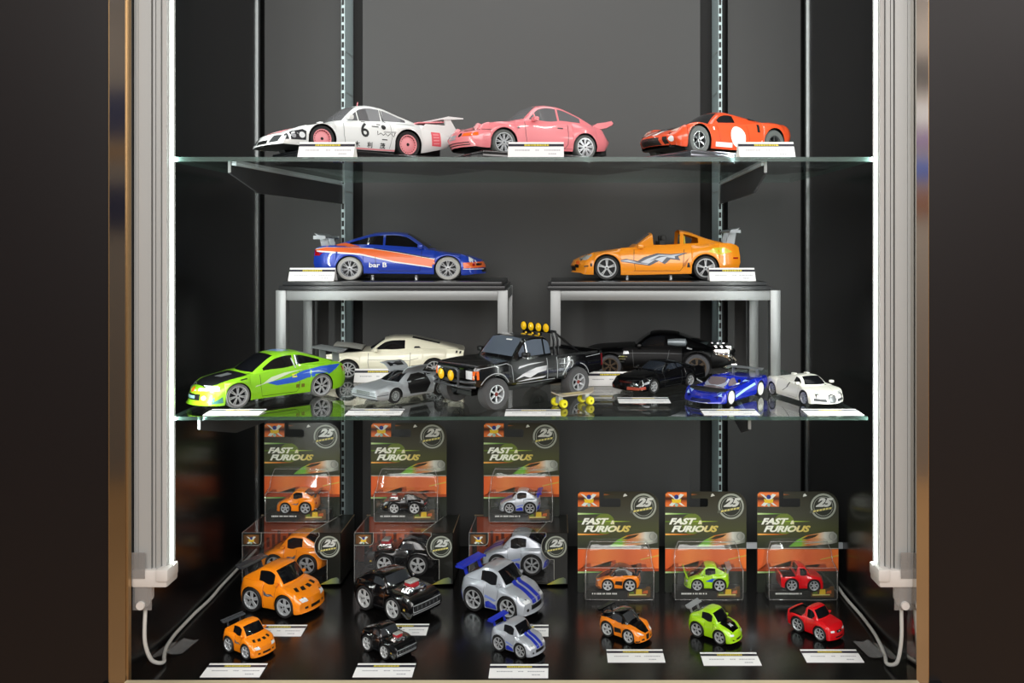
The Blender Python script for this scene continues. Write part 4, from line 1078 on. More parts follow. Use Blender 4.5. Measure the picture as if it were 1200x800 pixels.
Hc = Car('toy_car', 'small silver wedge coupe with gullwing doors raised', S, PS)
c = Hc
c.poly('door_opening', BLACKP, 'LR', [(1.75, .30), (2.62, .28), (2.86, .62), (2.74, .98), (2.45, 1.085), (2.02, 1.06), (1.72, .84), (1.64, .55)], .006, label='dark open door hole')
c.line('door_frame', PS, 'LR', [(1.60, .60), (1.72, .27), (2.66, .25), (2.93, .62), (2.80, 1.0)], .05, .02)
for sg in (1, -1):
    m = MB(); yy = sg*.46
    m.box((c.X(2.62), yy-.2, .32), (c.X(2.0), yy+.22, .52), mat('dark_seat', '#2b2a29', .7), .06); m.box((c.X(2.72), yy-.2, .4), (c.X(2.5), yy+.28, .92), mat('dark_seat', '#2b2a29', .7), .06); m.build('seat', None, c.root)
    rows = []
    for q, zo in ((1.70, 0), (2.1, .02), (2.78, .0)):
        r = []
        for t_, (py, pz) in enumerate(((.44, 1.13), (.60, 1.30), (.80, 1.42), (1.05, 1.46), (1.12, 1.44), (1.04, 1.42), (.80, 1.38), (.60, 1.26), (.44, 1.09))): r.append((c.X(q), sg*py, pz+zo))
        rows.append(r)
    m = MB(); m.grid(rows, PS); m.f.append(tuple(range(9))); m.m.append(0); m.f.append(tuple(range(18, 27))[::-1]); m.m.append(0); d_ = m.build('gullwing_door', PS, c.root, label='raised gullwing door')
    m = MB(); rows2 = [[(c.X(q), sg*py, pz+.012) for py, pz in ((.58, 1.29), (.70, 1.37), (.82, 1.432))] for q in (1.85, 2.2, 2.6)]; m.grid(rows2, WINDOW); m.build('door_window', WINDOW, d_)
    c.rect('headlight', mat('lamp_grey_glass', '#8f969b', .15), 'F', *sorted((sg*.46, sg*.84))[:1], .42, sorted((sg*.46, sg*.84))[1], .53); c.rect('tail_light', LAMPR, 'B', *sorted((sg*.3, sg*.82))[:1], .6, sorted((sg*.3, sg*.82))[1], .78)
c.rect('grille', BLACKP, 'F', -.44, .40, .44, .54)
for k in range(4): c.rect('grille_bar', PS, 'F', -.42, .42+k*.03, .42, .43+k*.03, .01)
c.line('bumper_line', mat('bumper_grey', '#55585b', .5), 'LR', [(.02, .40), (.62, .40)], .03); c.line('bumper_line', mat('bumper_grey', '#55585b', .5), 'F', [(-.8, .36), (.8, .36)], .04)
c.line('hood_line', mat('bumper_grey', '#55585b', .5), 'T', [(.1, .5), (1.2, .55)], .012); c.line('hood_line', mat('bumper_grey', '#55585b', .5), 'T', [(.1, -.5), (1.2, -.55)], .012)
for k in range(5):
    m = MB(); q = 2.95+k*.18; m.box((c.X(q+.10), -.5, s_ := c.roof(q)+.03), (c.X(q), .5, s_+.03), BLACK); m.build('louvre', BLACK, c.root, smooth=0)
kH, thH = c.place((-.2160, 1.150), (-.1640, 1.209), ZM1, 'L')

# ---- I: black off-road pickup
PK = paint('paint_black', '#0a0a0c', .0, .2)
MUD = mat('mud_grey_tyre', '#4c4d4f', .75)
S = dict(L=4.36, wheels=(.60, 3.36), R=.39, rr=.57, tw=.31, inset=-.06, arch=1.14, chassis=.42,
    hw=[(0, .80), (.2, .83), (.8, .84), (2.4, .84), (3.4, .85), (4.36, .84)], flare=.05,
    top=[(0, 1.03), (.08, 1.09), (1.3, 1.16), (4.36, 1.16)], belt=[(0, 1.0), (.08, 1.06), (1.3, 1.12), (4.36, 1.14)],
    sill=[(0, .62), (.3, .56), (1.2, .52), (3.0, .52), (4.0, .58), (4.36, .62)], nose_len=.3, bow=.03, tbow=.0,
    yf=[.97, .99, 1.0, .99, .97], tf=[.93, .6, .3, 0], bed=(2.72, 4.26),
    cab=(1.22, 1.72, 2.32, 2.62), cw=(.80, .66), roof=[(1.22, 1.14), (1.5, 1.44), (1.72, 1.62), (2.0, 1.655), (2.32, 1.64), (2.5, 1.56), (2.62, 1.16)],
    wins=[(1.42, 1.62), (1.66, 2.28), (2.34, 2.55)], rw=(2.4, 2.58), wbow=.06, rbow=.02, rim=('spoke', SILVER, MUD, 6, mat('hub_red', '#7a2a22', .4)))
I = Car('toy_car', 'black off-road pickup with yellow roof lamps and big grey tyres', S, PK, win=mat('blue_grey_window', '#59626f', .05, coat=.8))
c = I
m = MB(); m.box((c.X(4.26), -.74, .76), (c.X(2.72), .74, .80), BLACK); m.box((c.X(2.76), -.74, .76), (c.X(2.70), .74, 1.12), BLACK)
m.box((c.X(4.26), -.76, .76), (c.X(2.72), -.72, 1.13), BLACK); m.box((c.X(4.26), .72, .76), (c.X(2.72), .76, 1.13), BLACK); m.box((c.X(4.36), -.82, .64), (c.X(4.26), .82, 1.13), PK); m.build('truck_bed', None, c.root, smooth=0)
YL = YELLOW
def round_lamp(par, p, r, m, body=BLACK, name='spot_lamp'):
    k = MB(); k.lathe([(.001, -.05), (r*.7, -.05), (r, 0), (r, .03)], body, 16, Matrix.Translation(p) @ Matrix.Rotation(-PI/2, 4, 'Z')); o = k.build(name, body, par)
    k = MB(); k.lathe([(r*.92, .03), (r*.6, .055), (.001, .065)], m, 16, Matrix.Translation(p) @ Matrix.Rotation(-PI/2, 4, 'Z')); k.build('lens', m, o)
TB = mat('bar_black', '#1b1c1e', .3, .4)
m = MB()
for q in (2.74, 2.88): m.tube([(c.X(q), -.66, .85), (c.X(q), -.64, 1.5), (c.X(q), -.55, 1.72), (c.X(q), .55, 1.72), (c.X(q), .64, 1.5), (c.X(q), .66, .85)], .035, TB, 8)
for sg in (1, -1): m.tube([(c.X(2.88), sg*.55, 1.68), (c.X(3.7), sg*.64, 1.10)], .03, TB, 8)
m.build('roll_bar', TB, c.root)
for y in (-.45, -.15, .15, .45): round_lamp(c.root, (c.X(2.66), y, 1.83), .125, YL)
for y in (-.4, -.13, .13): round_lamp(c.root, (c.X(2.70), y, 1.64), .045, YL, name='small_lamp')
m = MB()
for z in (.60, .72): m.tube([(c.X(.05), -.82, z), (c.X(-.12), -.66, z), (c.X(-.16), 0, z), (c.X(-.12), .66, z), (c.X(.05), .82, z)], .03, None, 8)
m.tube([(c.X(-.16), -.38, .6), (c.X(-.16), -.40, .95), (c.X(-.14), -.3, 1.02), (c.X(-.14), .3, 1.02), (c.X(-.16), .40, .95), (c.X(-.16), .38, .6)], .028, None, 8); m.build('bull_bar', mat('bull_bar_grey', '#4d5054', .35, .3), c.root)
for y in (-.2, .2): round_lamp(c.root, (c.X(-.22), y, .86), .14, YL)
c.rect('grille', mat('grille_dark', '#1a1b1d', .4), 'F', -.42, .78, .42, .98)
for sg in (1, -1):
    c.rect('headlight', LAMPW, 'F', *sorted((sg*.48, sg*.72))[:1], .78, sorted((sg*.48, sg*.72))[1], .98, .012); c.rect('indicator', LAMPO, 'F', *sorted((sg*.725, sg*.80))[:1], .78, sorted((sg*.725, sg*.80))[1], .98, .012)
    c.rect('tail_light', LAMPR, 'B', *sorted((sg*.66, sg*.80))[:1], .8, sorted((sg*.66, sg*.80))[1], 1.02)
c.rect('indicator', LAMPO, 'LR', .01, .78, .13, .98, .012); c.rect('tail_light', mat('dim_red_lens', '#5c0f16', .2), 'LR', 4.29, .74, 4.35, 1.06, .012)
SP = mat('splash_white', '#d9dbe0', .4)
for pts in ([(1.25, .66), (1.55, .72), (1.75, .66), (2.0, .76), (2.3, .80), (2.05, .84), (2.32, .92), (1.95, .90), (1.7, .84), (1.9, .80), (1.5, .78)], [(1.35, .92), (1.7, .98), (2.25, 1.02), (1.8, 1.02), (1.4, .98)], [(1.3, .60), (2.2, .62), (2.3, .66), (1.6, .64)]):
    c.poly('splash_print', SP, 'LR', pts, .006)
c.line('fender_line', mat('pinstripe', '#aeb2b6', .4), 'LR', [(.12, 1.03), (.98, 1.09), (1.14, 1.02), (1.20, .60)], .014)
c.line('door_line', mat('pinstripe', '#aeb2b6', .4), 'LR', [(2.34, 1.1), (2.34, .58)], .016); c.line('door_line', mat('pinstripe', '#aeb2b6', .4), 'LR', [(2.68, 1.1), (2.68, .56)], .016)
c.line('sill_line', mat('pinstripe', '#aeb2b6', .4), 'LR', [(1.3, .555), (2.6, .555)], .016); c.line('bed_line', mat('pinstripe', '#aeb2b6', .4), 'LR', [(2.75, .92), (3.1, .92)], .012); c.line('bed_line', mat('pinstripe', '#aeb2b6', .4), 'LR', [(3.7, 1.02), (4.28, 1.05)], .012)
c.line('step_bar', mat('pinstripe', '#aeb2b6', .4), 'LR', [(2.86, .62), (3.08, .98), (3.18, .98), (3.20, .90), (3.0, .6)], .03)
c.rect('roof_badge', WHITE, 'F', .08, 1.575, .30, 1.60, .01); c.line('arch_line', mat('pinstripe', '#aeb2b6', .4), 'LR', [(.60+.49*math.cos(a), .39+.50*math.sin(a)) for a in np.linspace(.5, 2.6, 12)], .02)
c.line('arch_line', mat('pinstripe', '#aeb2b6', .4), 'LR', [(3.36+.49*math.cos(a), .39+.50*math.sin(a)) for a in np.linspace(.4, 1.4, 8)], .02)
c.mirrors(1.52, .92, 1.26, BLACK, 1.0)
m = MB(); m.box((c.X(4.3), -.3, .3), (c.X(.3), .3, .52), BLACK)
for q in (c.sf, c.sr): m.tube([(c.X(q), -.75, .39), (c.X(q), .75, .39)], .06, BLACK, 8)
m.build('chassis', BLACK, c.root, smooth=0)
kI, thI = c.place((-.0815, 1.107), (.0264, 1.206), ZM1, 'L')

# ---- J: small black sports car
S = dict(L=4.87, wheels=(1.05, 3.62), R=.325, rr=.66, tw=.23, inset=.02, arch=1.12,
    hw=[(0, .82), (.3, .88), (1.05, .91), (2.4, .90), (3.6, .92), (4.87, .86)], flare=.012,
    top=[(0, .52), (.2, .62), (.8, .76), (1.6, .86), (3.4, .96), (4.4, .94), (4.87, .84)],
    belt=[(0, .48), (.2, .58), (.8, .70), (1.6, .80), (2.5, .84), (3.5, .92), (4.4, .90), (4.87, .80)],
    sill=[(0, .18), (.4, .15), (1.5, .19), (3.2, .2), (4.2, .24), (4.87, .3)], nose=[(.15, .02), (.4, -.02), (.55, .12)], nose_len=.5, bow=.18,
    cab=(1.75, 2.35, 2.85, 4.2), cw=(.78, .56), roof=[(1.75, .85), (2.05, 1.05), (2.35, 1.20), (2.6, 1.235), (2.9, 1.22), (3.5, 1.09), (4.2, .94)],
    wins=[(1.95, 2.82), (2.9, 3.3)], rw=(3.05, 4.0), rim=('spoke', SILVER, RUBBER, 6))
J = Car('toy_car', 'small black sports car with silver wheels and red-lit chin', S, PK, win=mat('dark_blue_window', '#2b3038', .06, coat=.8))
c = J
c.rect('scanner_light', mat('scanner_red', '#4a1a14', .2, coat=.5), 'F', -.35, .50, .35, .55)
c.poly('chin_lamp', mat('chin_red', '#a84a3a', .25, coat=.5), 'F', [(.20, .22), (.72, .24), (.70, .36), (.24, .36)]); c.poly('chin_lamp', mat('chin_red', '#a84a3a', .25, coat=.5), 'LR', [(.10, .24), (.50, .26), (.48, .38), (.12, .36)])
c.poly('fog_light', mat('lamp_dim', '#9a9da2', .2), 'LR', [(.35, .44), (.72, .48), (.70, .58), (.4, .52)])
c.line('door_line', mat('dark_line', '#3b3d40', .4), 'LR', [(1.78, .80), (1.80, .25), (2.95, .25), (3.02, .85)], .014); c.line('body_line', mat('dark_line', '#3b3d40', .4), 'LR', [(.3, .5), (4.6, .55)], .012)
c.rect('tail_light', LAMPR, 'B', -.7, .6, .7, .72); c.mirrors(2.0, .9, .95, PK, .9)
kJ, thJ = c.place((.1405, 1.222), (.2015, 1.279), ZM1, 'L')

# ---- K: black muscle car with exposed rear engine
S = dict(L=4.95, wheels=(1.05, 3.75), R=(.36, .40), rr=.70, tw=.30, inset=.0, arch=1.14,
    hw=[(0, .84), (.3, .92), (1.05, .95), (2.4, .93), (3.75, .99), (4.5, .95), (4.95, .86)], flare=.03,
    top=[(0, .74), (.2, .82), (1.0, .93), (1.7, .98), (3.4, 1.0), (4.2, .95), (4.95, .84)],
    belt=[(0, .66), (.2, .76), (1.0, .88), (1.7, .90), (2.8, .93), (3.75, .96), (4.4, .90), (4.95, .76)],
    sill=[(0, .30), (.4, .26), (1.5, .24), (3.1, .26), (4.2, .36), (4.95, .5)], nose=[(.2, .15), (.5, .0), (.75, .05)], nose_len=.4, bow=.12,
    cab=(1.70, 2.30, 2.95, 4.35), cw=(.80, .60), roof=[(1.70, .97), (2.0, 1.18), (2.3, 1.33), (2.6, 1.37), (3.0, 1.35), (3.6, 1.20), (4.35, .95)],
    wins=[(1.95, 2.75)], rw=(3.2, 4.1), rim=('twin', mat('bronze_rim', '#5f5040', .4, .5), mat('bat_tyre', '#46464a', .6), 6))
K = Car('toy_car', 'large black muscle car with exposed chrome rear engine against the back panel', S, mat('satin_black_body', '#040405', .34, coat=.0, spec=.12))
c = K
m = MB(); m.box((c.X(4.85), -.34, .78), (c.X(4.0), .34, 1.02), CHROME, .06)
for sg in (1, -1):
    m.box((c.X(4.78), sg*.80-.12, .66), (c.X(4.22), sg*.80+.12, .98), CHROME, .09); m.box((c.X(4.60), sg*.93-.05, .76), (c.X(4.36), sg*.93+.05, .92), CHROME, .04)
for sg in (1, -1):
    for k in range(4): m.tube([(c.X(4.05+k*.18), sg*.34, .98), (c.X(4.1+k*.18), sg*.60, .94), (c.X(4.25+k*.18), sg*.80, .74), (c.X(4.4+k*.18), sg*.86, .60)], .055, CHROME, 8)
m.build('rear_engine', CHROME, c.root, label='exposed chrome engine')
for sg in (1, -1):
    m = MB(); m.lathe([(.001, -.24), (.11, -.24), (.13, 0), (.13, .24), (.09, .24), (.09, .1), (.001, .1)], CHROME, 14, Matrix.Translation((c.X(4.72), sg*.72, .46)) @ Matrix.Rotation(PI/2, 4, 'Z')); m.build('exhaust', CHROME, c.root)
    m = MB(); m.lathe([(.001, -.3), (.09, -.3), (.12, -.05), (.12, .25), (.001, .3)], mat('intake_grey', '#8b9398', .3, .4), 14, Matrix.Translation((c.X(3.15), sg*.74, 1.13)) @ Matrix.Rotation(PI/2, 4, 'Z')); m.build('side_intake', mat('intake_grey', '#8b9398', .3, .4), c.root)
    m = MB(); m.tube([(c.X(3.45), sg*.9, .98), (c.X(3.8), sg*.94, .86)], .03, SILVER, 6); m.build('strut_bar', SILVER, c.root)
c.line('body_line', mat('dark_line', '#3b3d40', .4), 'LR', [(1.4, .78), (3.3, .80)], .014); c.line('door_line', mat('dark_line', '#3b3d40', .4), 'LR', [(1.75, .88), (1.8, .35), (2.8, .35), (2.9, .9)], .014)
c.rect('grille', mat('grille_dark', '#1a1b1d', .4), 'F', -.6, .45, .6, .66); c.poly('engine_parts', mat('dull_silver', '#a8abad', .3, .7), 'LR', [(1.45, .74), (1.65, .76), (1.62, .84), (1.48, .84)], .02)
m = MB()
for k in range(3): m.box((c.X(1.5+k*.05), .90, .5+k*.08), (c.X(1.35-k*.02), .97, .54+k*.08), CHROME)
m.build('side_pipe', mat('dull_silver', '#a8abad', .3, .7), c.root, smooth=0)
c.mirrors(1.95, .92, 1.02, BLACK, .8)
kK, thK = c.place((.0895, 1.373), (.2250, 1.350), ZM1, 'L')

# ---- L: small blue racer with white stripes
PBL = paint('paint_deepblue', '#1527a8', .15, .22)
S = dict(L=4.6, wheels=(.95, 3.65), R=(.33, .345), rr=.80, tw=.27, inset=.0, arch=1.08,
    hw=[(0, .84), (.3, .95), (.95, 1.0), (2.2, .98), (3.6, 1.03), (4.6, .98)], flare=.01,
    top=[(0, .38), (.3, .46), (.9, .54), (1.3, .60), (2.6, .74), (3.5, .84), (4.6, .84)],
    belt=[(0, .34), (.3, .50), (.9, .66), (1.4, .62), (2.2, .66), (3.0, .78), (3.65, .86), (4.6, .80)],
    deck_dark=False, sill=[(0, .14), (.4, .12), (1.4, .12), (3.1, .14), (4.0, .2), (4.6, .34)], nose=[(.1, -.06), (.2, -.02), (.35, .1), (.6, .3)], nose_len=.6, bow=.34,
    cab=(1.10, 1.75, 2.30, 3.6), cw=(.66, .46), roof=[(1.10, .56), (1.5, .84), (1.75, .98), (2.0, 1.03), (2.3, 1.02), (3.0, .92), (3.6, .84)],
    wins=[(1.45, 2.2)], rw=(2.5, 3.2), rim=('solid', mat('pale_disc', '#d9d9d2', .4), RUBBER, 5))
Lc = Car('toy_car', 'small deep blue racer with pale wheel discs and white side stripe', S, PBL, win=mat('smoky_window', '#6b5f63', .05, coat=.8))
c = Lc
PALE = mat('pale_blue_print', '#9cc4f2', .35, coat=.4)
c.poly('side_stripe', PALE, 'LR', [(1.35, .26), (3.2, .58), (3.2, .68), (1.35, .36)], .006, label='pale side stripe')
c.line('window_frame', mat('frame_silver', '#b9bfd0', .3, .5), 'LR', [(1.25, .66), (1.75, .95)], .04, .01); c.line('window_frame', mat('frame_silver', '#b9bfd0', .3, .5), 'T', [(1.28, .5), (1.28, -.5)], .03, .01)
for sg in (1, -1):
    for k in range(4): c.poly('headlight_mark', PALE, 'T', [(.42+k*.07, sg*(.60+k*.06)), (.72+k*.05, sg*(.64+k*.06)), (.72+k*.05, sg*(.67+k*.06)), (.42+k*.07, sg*(.63+k*.06))], .007)
    c.poly('headlight', PALE, 'F', [(sg*.66, .42), (sg*.84, .40), (sg*.80, .54)], .01)
    c.poly('side_mark', PALE, 'L' if sg > 0 else 'R', [(2.6, .74), (2.95, .80), (2.7, .72)], .008)
    c.rect('tail_light', LAMPR, 'B', *sorted((sg*.4, sg*.8))[:1], .6, sorted((sg*.4, sg*.8))[1], .68)
c.poly('grille', mat('grille_blue', '#0b1046', .3), 'F', [(-.5, .18), (.5, .18), (.42, .30), (-.42, .30)]); c.line('hood_line', mat('blue_dark_line', '#0c145c', .4), 'T', [(.2, .3), (1.1, .45)], .02); c.line('hood_line', mat('blue_dark_line', '#0c145c', .4), 'T', [(.2, -.3), (1.1, -.45)], .02)
c.poly('splitter', SILVER, 'F', [(-.72, .135), (.72, .135), (.72, .16), (-.72, .16)], .01)
m = MB(); m.tube([(c.X(1.55), .72, .72), (c.X(1.5), .95, .82), (c.X(1.6), 1.02, .84)], .03, SILVER, 6); m.tube([(c.X(1.55), -.72, .72), (c.X(1.5), -.95, .82), (c.X(1.6), -1.02, .84)], .03, SILVER, 6); m.build('side_mirror', SILVER, c.root)
c.wing(mat('wing_silver', '#b9bdc0', .3, .6), 4.2, 1.12, 1.7, .34, zb=.84, tilt=.1, py=.7); c.poly('side_duct', BLACKP, 'LR', [(2.3, .70), (2.6, .78), (2.6, .86), (2.35, .84)], .006)
m = MB(); m.box((c.X(2.5), -.13, 1.0), (c.X(2.0), .13, 1.10), PBL, .05); m.build('roof_scoop', PBL, c.root)
kL, thL = c.place((.2320, 1.137), (.2860, 1.203), ZM1, 'L')

# ---- M: small white hypercar
PW = paint('paint_ivory', '#eceae0')
S = dict(L=4.46, wheels=(.92, 3.62), R=.34, rr=.78, tw=.25, inset=.015, arch=1.10,
    hw=[(0, .78), (.3, .90), (.92, .97), (2.2, .95), (3.6, .995), (4.46, .92)], flare=.015,
    top=[(0, .52), (.2, .62), (.6, .70), (1.1, .80), (1.4, .86), (3.0, .96), (3.8, .94), (4.46, .84)],
    belt=[(0, .46), (.2, .60), (.6, .72), (1.0, .78), (1.6, .80), (2.6, .86), (3.6, .94), (4.46, .80)],
    sill=[(0, .16), (.4, .13), (1.4, .14), (3.0, .15), (3.9, .2), (4.46, .32)], nose=[(.12, .02), (.3, -.02), (.5, .06), (.8, .3)], nose_len=.7, bow=.36, tbow=.2,
    cab=(1.15, 1.80, 2.35, 3.75), cw=(.74, .54), roof=[(1.15, .82), (1.5, 1.05), (1.8, 1.18), (2.05, 1.215), (2.4, 1.20), (3.1, 1.08), (3.75, .95)],
    wins=[(1.42, 2.1)], rw=(2.9, 3.4), wbow=.3, rim=('twin', mat('light_rim', '#c4c6c8', .3, .6), RUBBER, 9))
M = Car('toy_car', 'small white hypercar with horseshoe grille', S, PW)
c = M
c.poly('horseshoe_grille', mat('mesh_grey', '#6b6d6f', .35, .5), 'F', [(-.15, .22), (.15, .22), (.20, .36), (.17, .52), (0, .56), (-.17, .52), (-.20, .36)], .012)
c.line('grille_rim', CHROME, 'F', [(-.15, .22), (.15, .22), (.20, .36), (.17, .52), (0, .56), (-.17, .52), (-.20, .36), (-.15, .22)], .025, .016)
for sg in (1, -1):
    c.poly('bumper_intake', mat('mesh_grey_dark', '#4a4c4e', .35, .4), 'F', [(sg*.28, .25), (sg*.80, .28), (sg*.78, .40), (sg*.30, .38)], .008)
    c.poly('headlight', mat('lamp_grey', '#b9b9b4', .15, coat=1), 'F', [(sg*.42, .57), (sg*.76, .58), (sg*.80, .68), (sg*.58, .66)], .008); c.disc('headlight_bulb', mat('lamp_dim', '#9a9da2', .2), 'F', (sg*.60, .615), .035, .014)
    c.rect('tail_light', LAMPR, 'B', *sorted((sg*.3, sg*.7))[:1], .66, sorted((sg*.3, sg*.7))[1], .74)
c.poly('side_scoop', mat('scoop_dark', '#3c3a35', .4), 'LR', [(2.28, .88), (2.42, .60), (2.75, .40), (2.62, .44), (2.34, .62), (2.20, .86)], .008)
c.line('door_line', mat('ivory_shadow', '#9f9d92', .4), 'LR', [(1.45, .80), (1.42, .5), (1.5, .25), (2.3, .25)], .014)
c.line('hood_line', mat('ivory_shadow', '#9f9d92', .4), 'T', [(.35, .30), (1.1, .52)], .012); c.line('hood_line', mat('ivory_shadow', '#9f9d92', .4), 'T', [(.35, -.30), (1.1, -.52)], .012)
c.mirrors(1.42, .96, .95, PW, 1.0)
m = MB()
for sg in (1, -1): m.box((c.X(2.75), sg*.36-.1, 1.13), (c.X(2.45), sg*.36+.1, 1.27), PW, .05)
m.build('roof_snorkel', PW, c.root)
kM, thM = c.place((.3345, 1.139), (.3125, 1.208), ZM1, 'R'); c.root.scale *= 1.05
for nm, x in zip('ABCDEFGHIJKLM', (A, B, C, D, E, F, G, Hc, I, J, K, Lc, M)):
    print('CAR', nm, '1/%.1f' % (1/x.root.scale[0]), 'yaw %.0f' % math.degrees(x.root.rotation_euler.z))

# ---- skateboard
t = thing('skateboard', 'tiny skateboard with yellow wheels beside the black pickup', 'skateboard', (.0240, 1.135, ZM1), math.radians(33), scale=1.15)
m = MB(); rows = []
for i in range(13):
    u = -1+i/6; x = u*.0295; w_ = .0075*math.sqrt(max(0, 1-max(0, (abs(u)-.72)/.28)**2))+.0004; z = .0125+.005*max(0, abs(u)-.72)/.28
    rows.append([(x, -w_, z), (x, w_, z), (x, w_*.9, z+.0012), (x, -w_*.9, z+.0012), (x, -w_, z)])
m.grid(rows, mat('deck_tan', '#a99f8d', .5, vary=.2, bscale=90)); m.build('deck', None, t)
m = MB(); m.grid([[(-.012, -.0055, .01385), (-.012, .0055, .01385)], [(.012, -.0055, .01385), (.012, .0055, .01385)]], mat('deck_print', '#c9b98a', .5)); m.build('deck_print', None, t, smooth=0)
for x in (-.0185, .0185):
    m = MB(); m.tube([(x, -.0085, .0048), (x, .0085, .0048)], .0013, SILVER, 8); m.box((x-.003, -.003, .005), (x+.003, .003, .0125), SILVER); m.build('truck_axle', SILVER, t)
    for y in (-.0085, .0085):
        m = MB(); m.lathe([(.0012, -.003), (.0040, -.003), (.0048, -.0018), (.0048, .0018), (.0040, .003), (.0012, .003)], mat('wheel_yellow', '#e8e019', .4), 18, Matrix.Translation((x, y, .0048))); m.build('wheel', None, t)
# ------------------------------------------------------------------ the six short, big-wheeled pull-back cars
def short_spec(**k):
    S = dict(L=4.5, wheels=(1.18, 3.38), R=(.61, .66), rr=.74, tw=.44, inset=.005, arch=1.09, chassis=.30, pillar=.13, crown=.06,
        hw=[(0, 1.04), (.4, 1.15), (1.18, 1.19), (2.3, 1.15), (3.38, 1.21), (4.1, 1.15), (4.5, 1.0)], flare=.03,
        top=[(0, 1.00), (.3, 1.20), (.9, 1.44), (1.5, 1.62), (3.4, 1.74), (4.1, 1.74), (4.5, 1.58)],
        belt=[(0, .90), (.3, 1.12), (.9, 1.38), (1.5, 1.50), (2.2, 1.53), (3.38, 1.62), (4.1, 1.62), (4.5, 1.42)],
        sill=[(0, .32), (.5, .27), (1.8, .33), (2.7, .33), (3.9, .36), (4.5, .46)],
        nose=[(.3, -.05), (.5, .0), (.85, .0), (1.05, .14), (1.5, .5)], nose_len=.9, bow=.26, tail=[(.4, .1), (.8, .0), (1.6, .1)], tbow=.2,
        cab=(1.25, 2.05, 2.85, 4.2), cw=(1.03, .86), roof=[(1.25, 1.56), (1.65, 1.95), (2.05, 2.29), (2.4, 2.38), (2.85, 2.36), (3.5, 2.07), (4.2, 1.72)],
        wins=[(1.92, 3.02)], rw=(3.15, 4.0), ws0=1.34, ws1=2.00, wbow=.22, rim=('wide', SILVER, RUBBER, 5))
    S.update(k); return S
DECALEPS = .012
# orange
PO2 = paint('paint_toy_orange', '#f78a12')
S1 = short_spec()
Q1 = Car('toy_car', 'tmp', S1, PO2); c = Q1
for sg in (1, -1):
    c.poly('headlight', LAMPW, 'F', [(sg*0.504, .86), (sg*0.888, .86), (sg*0.96, 1.04), (sg*0.6, 1.06)], .015)
    c.poly('hood_vent', BLACKP, 'T', [(.62, sg*0.6), (.92, sg*0.504), (.95, sg*0.72), (.70, sg*0.792)], .012); c.poly('hood_vent', BLACKP, 'T', [(.55, sg*0.144), (.80, sg*0.072), (.82, sg*0.336), (.60, sg*0.408)], .012)
    c.disc('tail_light', LAMPR, 'B', (sg*0.66, 1.1), .12); c.rect('bumper_duct', BLACKP, 'F', *sorted((sg*0.552, sg*0.744))[:1], .50, sorted((sg*0.552, sg*0.744))[1], .62, .012)
c.rect('grille', BLACKP, 'F', -.36, .48, .36, .64, .012)
c.poly('flame_graphic', mat('tribal_dark', '#4d515c', .4), 'LR', [(1.85, 1.0), (2.1, 1.13), (2.4, 1.10), (2.62, 1.26), (2.57, 1.02), (2.3, .97), (2.1, 1.04)], .012, label='dark flame graphic')
c.poly('flame_graphic', TRI, 'LR', [(2.0, 1.05), (2.25, 1.06), (2.5, 1.13), (2.3, 1.01)], .017)
c.line('door_line', mat('orange_shadow', '#8e2f18', .4), 'LR', [(1.80, 1.52), (1.84, .9), (1.92, .4)], .02)
c.line('door_line', mat('orange_shadow', '#8e2f18', .4), 'LR', [(2.64, 1.55), (2.66, .9), (2.58, .4)], .02)
c.wing(mat('wing_charcoal', '#3b3c40', .25, coat=.5), 4.38, 2.16, 2.1, .52, zb=1.72, tilt=.2, py=.55, th=.07, postq=4.2)
c.mirrors(1.74, 1.12, 1.68, PO2, 1.3)
# black muscle car
S2 = short_spec(L=4.8, wheels=(1.42, 3.62), hw=[(0, 1.14), (.3, 1.19), (1.42, 1.21), (2.5, 1.18), (3.62, 1.25), (4.8, 1.12)], top=[(0, 1.14), (.2, 1.26), (1.8, 1.46), (3.8, 1.58), (4.5, 1.56), (4.8, 1.46)],
    belt=[(0, 1.08), (.2, 1.22), (1.3, 1.38), (1.8, 1.40), (2.6, 1.40), (3.6, 1.52), (4.8, 1.34)], sill=[(0, .36), (.5, .30), (2.0, .34), (3.0, .34), (4.2, .40), (4.8, .5)], nose=[(.3, .14), (.6, .0), (1.05, .0), (1.4, .1)], nose_len=.4, bow=.06,
    cab=(1.95, 2.45, 3.25, 4.6), cw=(1.0, .84), roof=[(1.95, 1.44), (2.2, 1.72), (2.45, 1.95), (2.8, 2.02), (3.25, 1.99), (3.9, 1.78), (4.6, 1.52)], wins=[(2.15, 3.15)], ws0=2.02, ws1=2.42, rw=(3.4, 4.3), rim=('wide', mat('bright_rim', '#d6d8d9', .28, .4), RUBBER, 5))
Q2 = Car('toy_car', 'tmp', S2, PK, win=mat('grey_window', '#34373b', .06, coat=.8)); c = Q2
c.rect('grille', mat('grille_dark', '#1a1b1d', .4), 'F', -.90, .72, .90, .98, .012)
c.line('grille_rim', SILVER, 'F', [(-.98, .68), (.98, .68), (1.0, 1.02), (-1.0, 1.02), (-.98, .68)], .05, .02)
for k in range(6): c.rect('grille_bar', mat('bar_grey', '#6f7173', .4, .4), 'F', -.74+k*.29, .76, -.67+k*.29, .94, .016)
c.line('bumper', SILVER, 'F', [(-1.0, .58), (1.0, .58)], .06, .02)
m = MB(); m.box((c.X(1.60), -.30, 1.3), (c.X(.80), .30, 1.58), CHROME, .05); m.box((c.X(1.50), -.26, 1.58), (c.X(.88), .26, 1.74), mat('blower_red', '#b3202a', .35), .03); m.build('blower', None, c.root, label='chrome and red engine blower')
m = MB(); m.box((c.X(1.42), -.34, 1.74), (c.X(.94), .34, 1.86), mat('intake_pale', '#cfd3cf', .3, .5), .05); m.build('blower_intake', None, c.root)
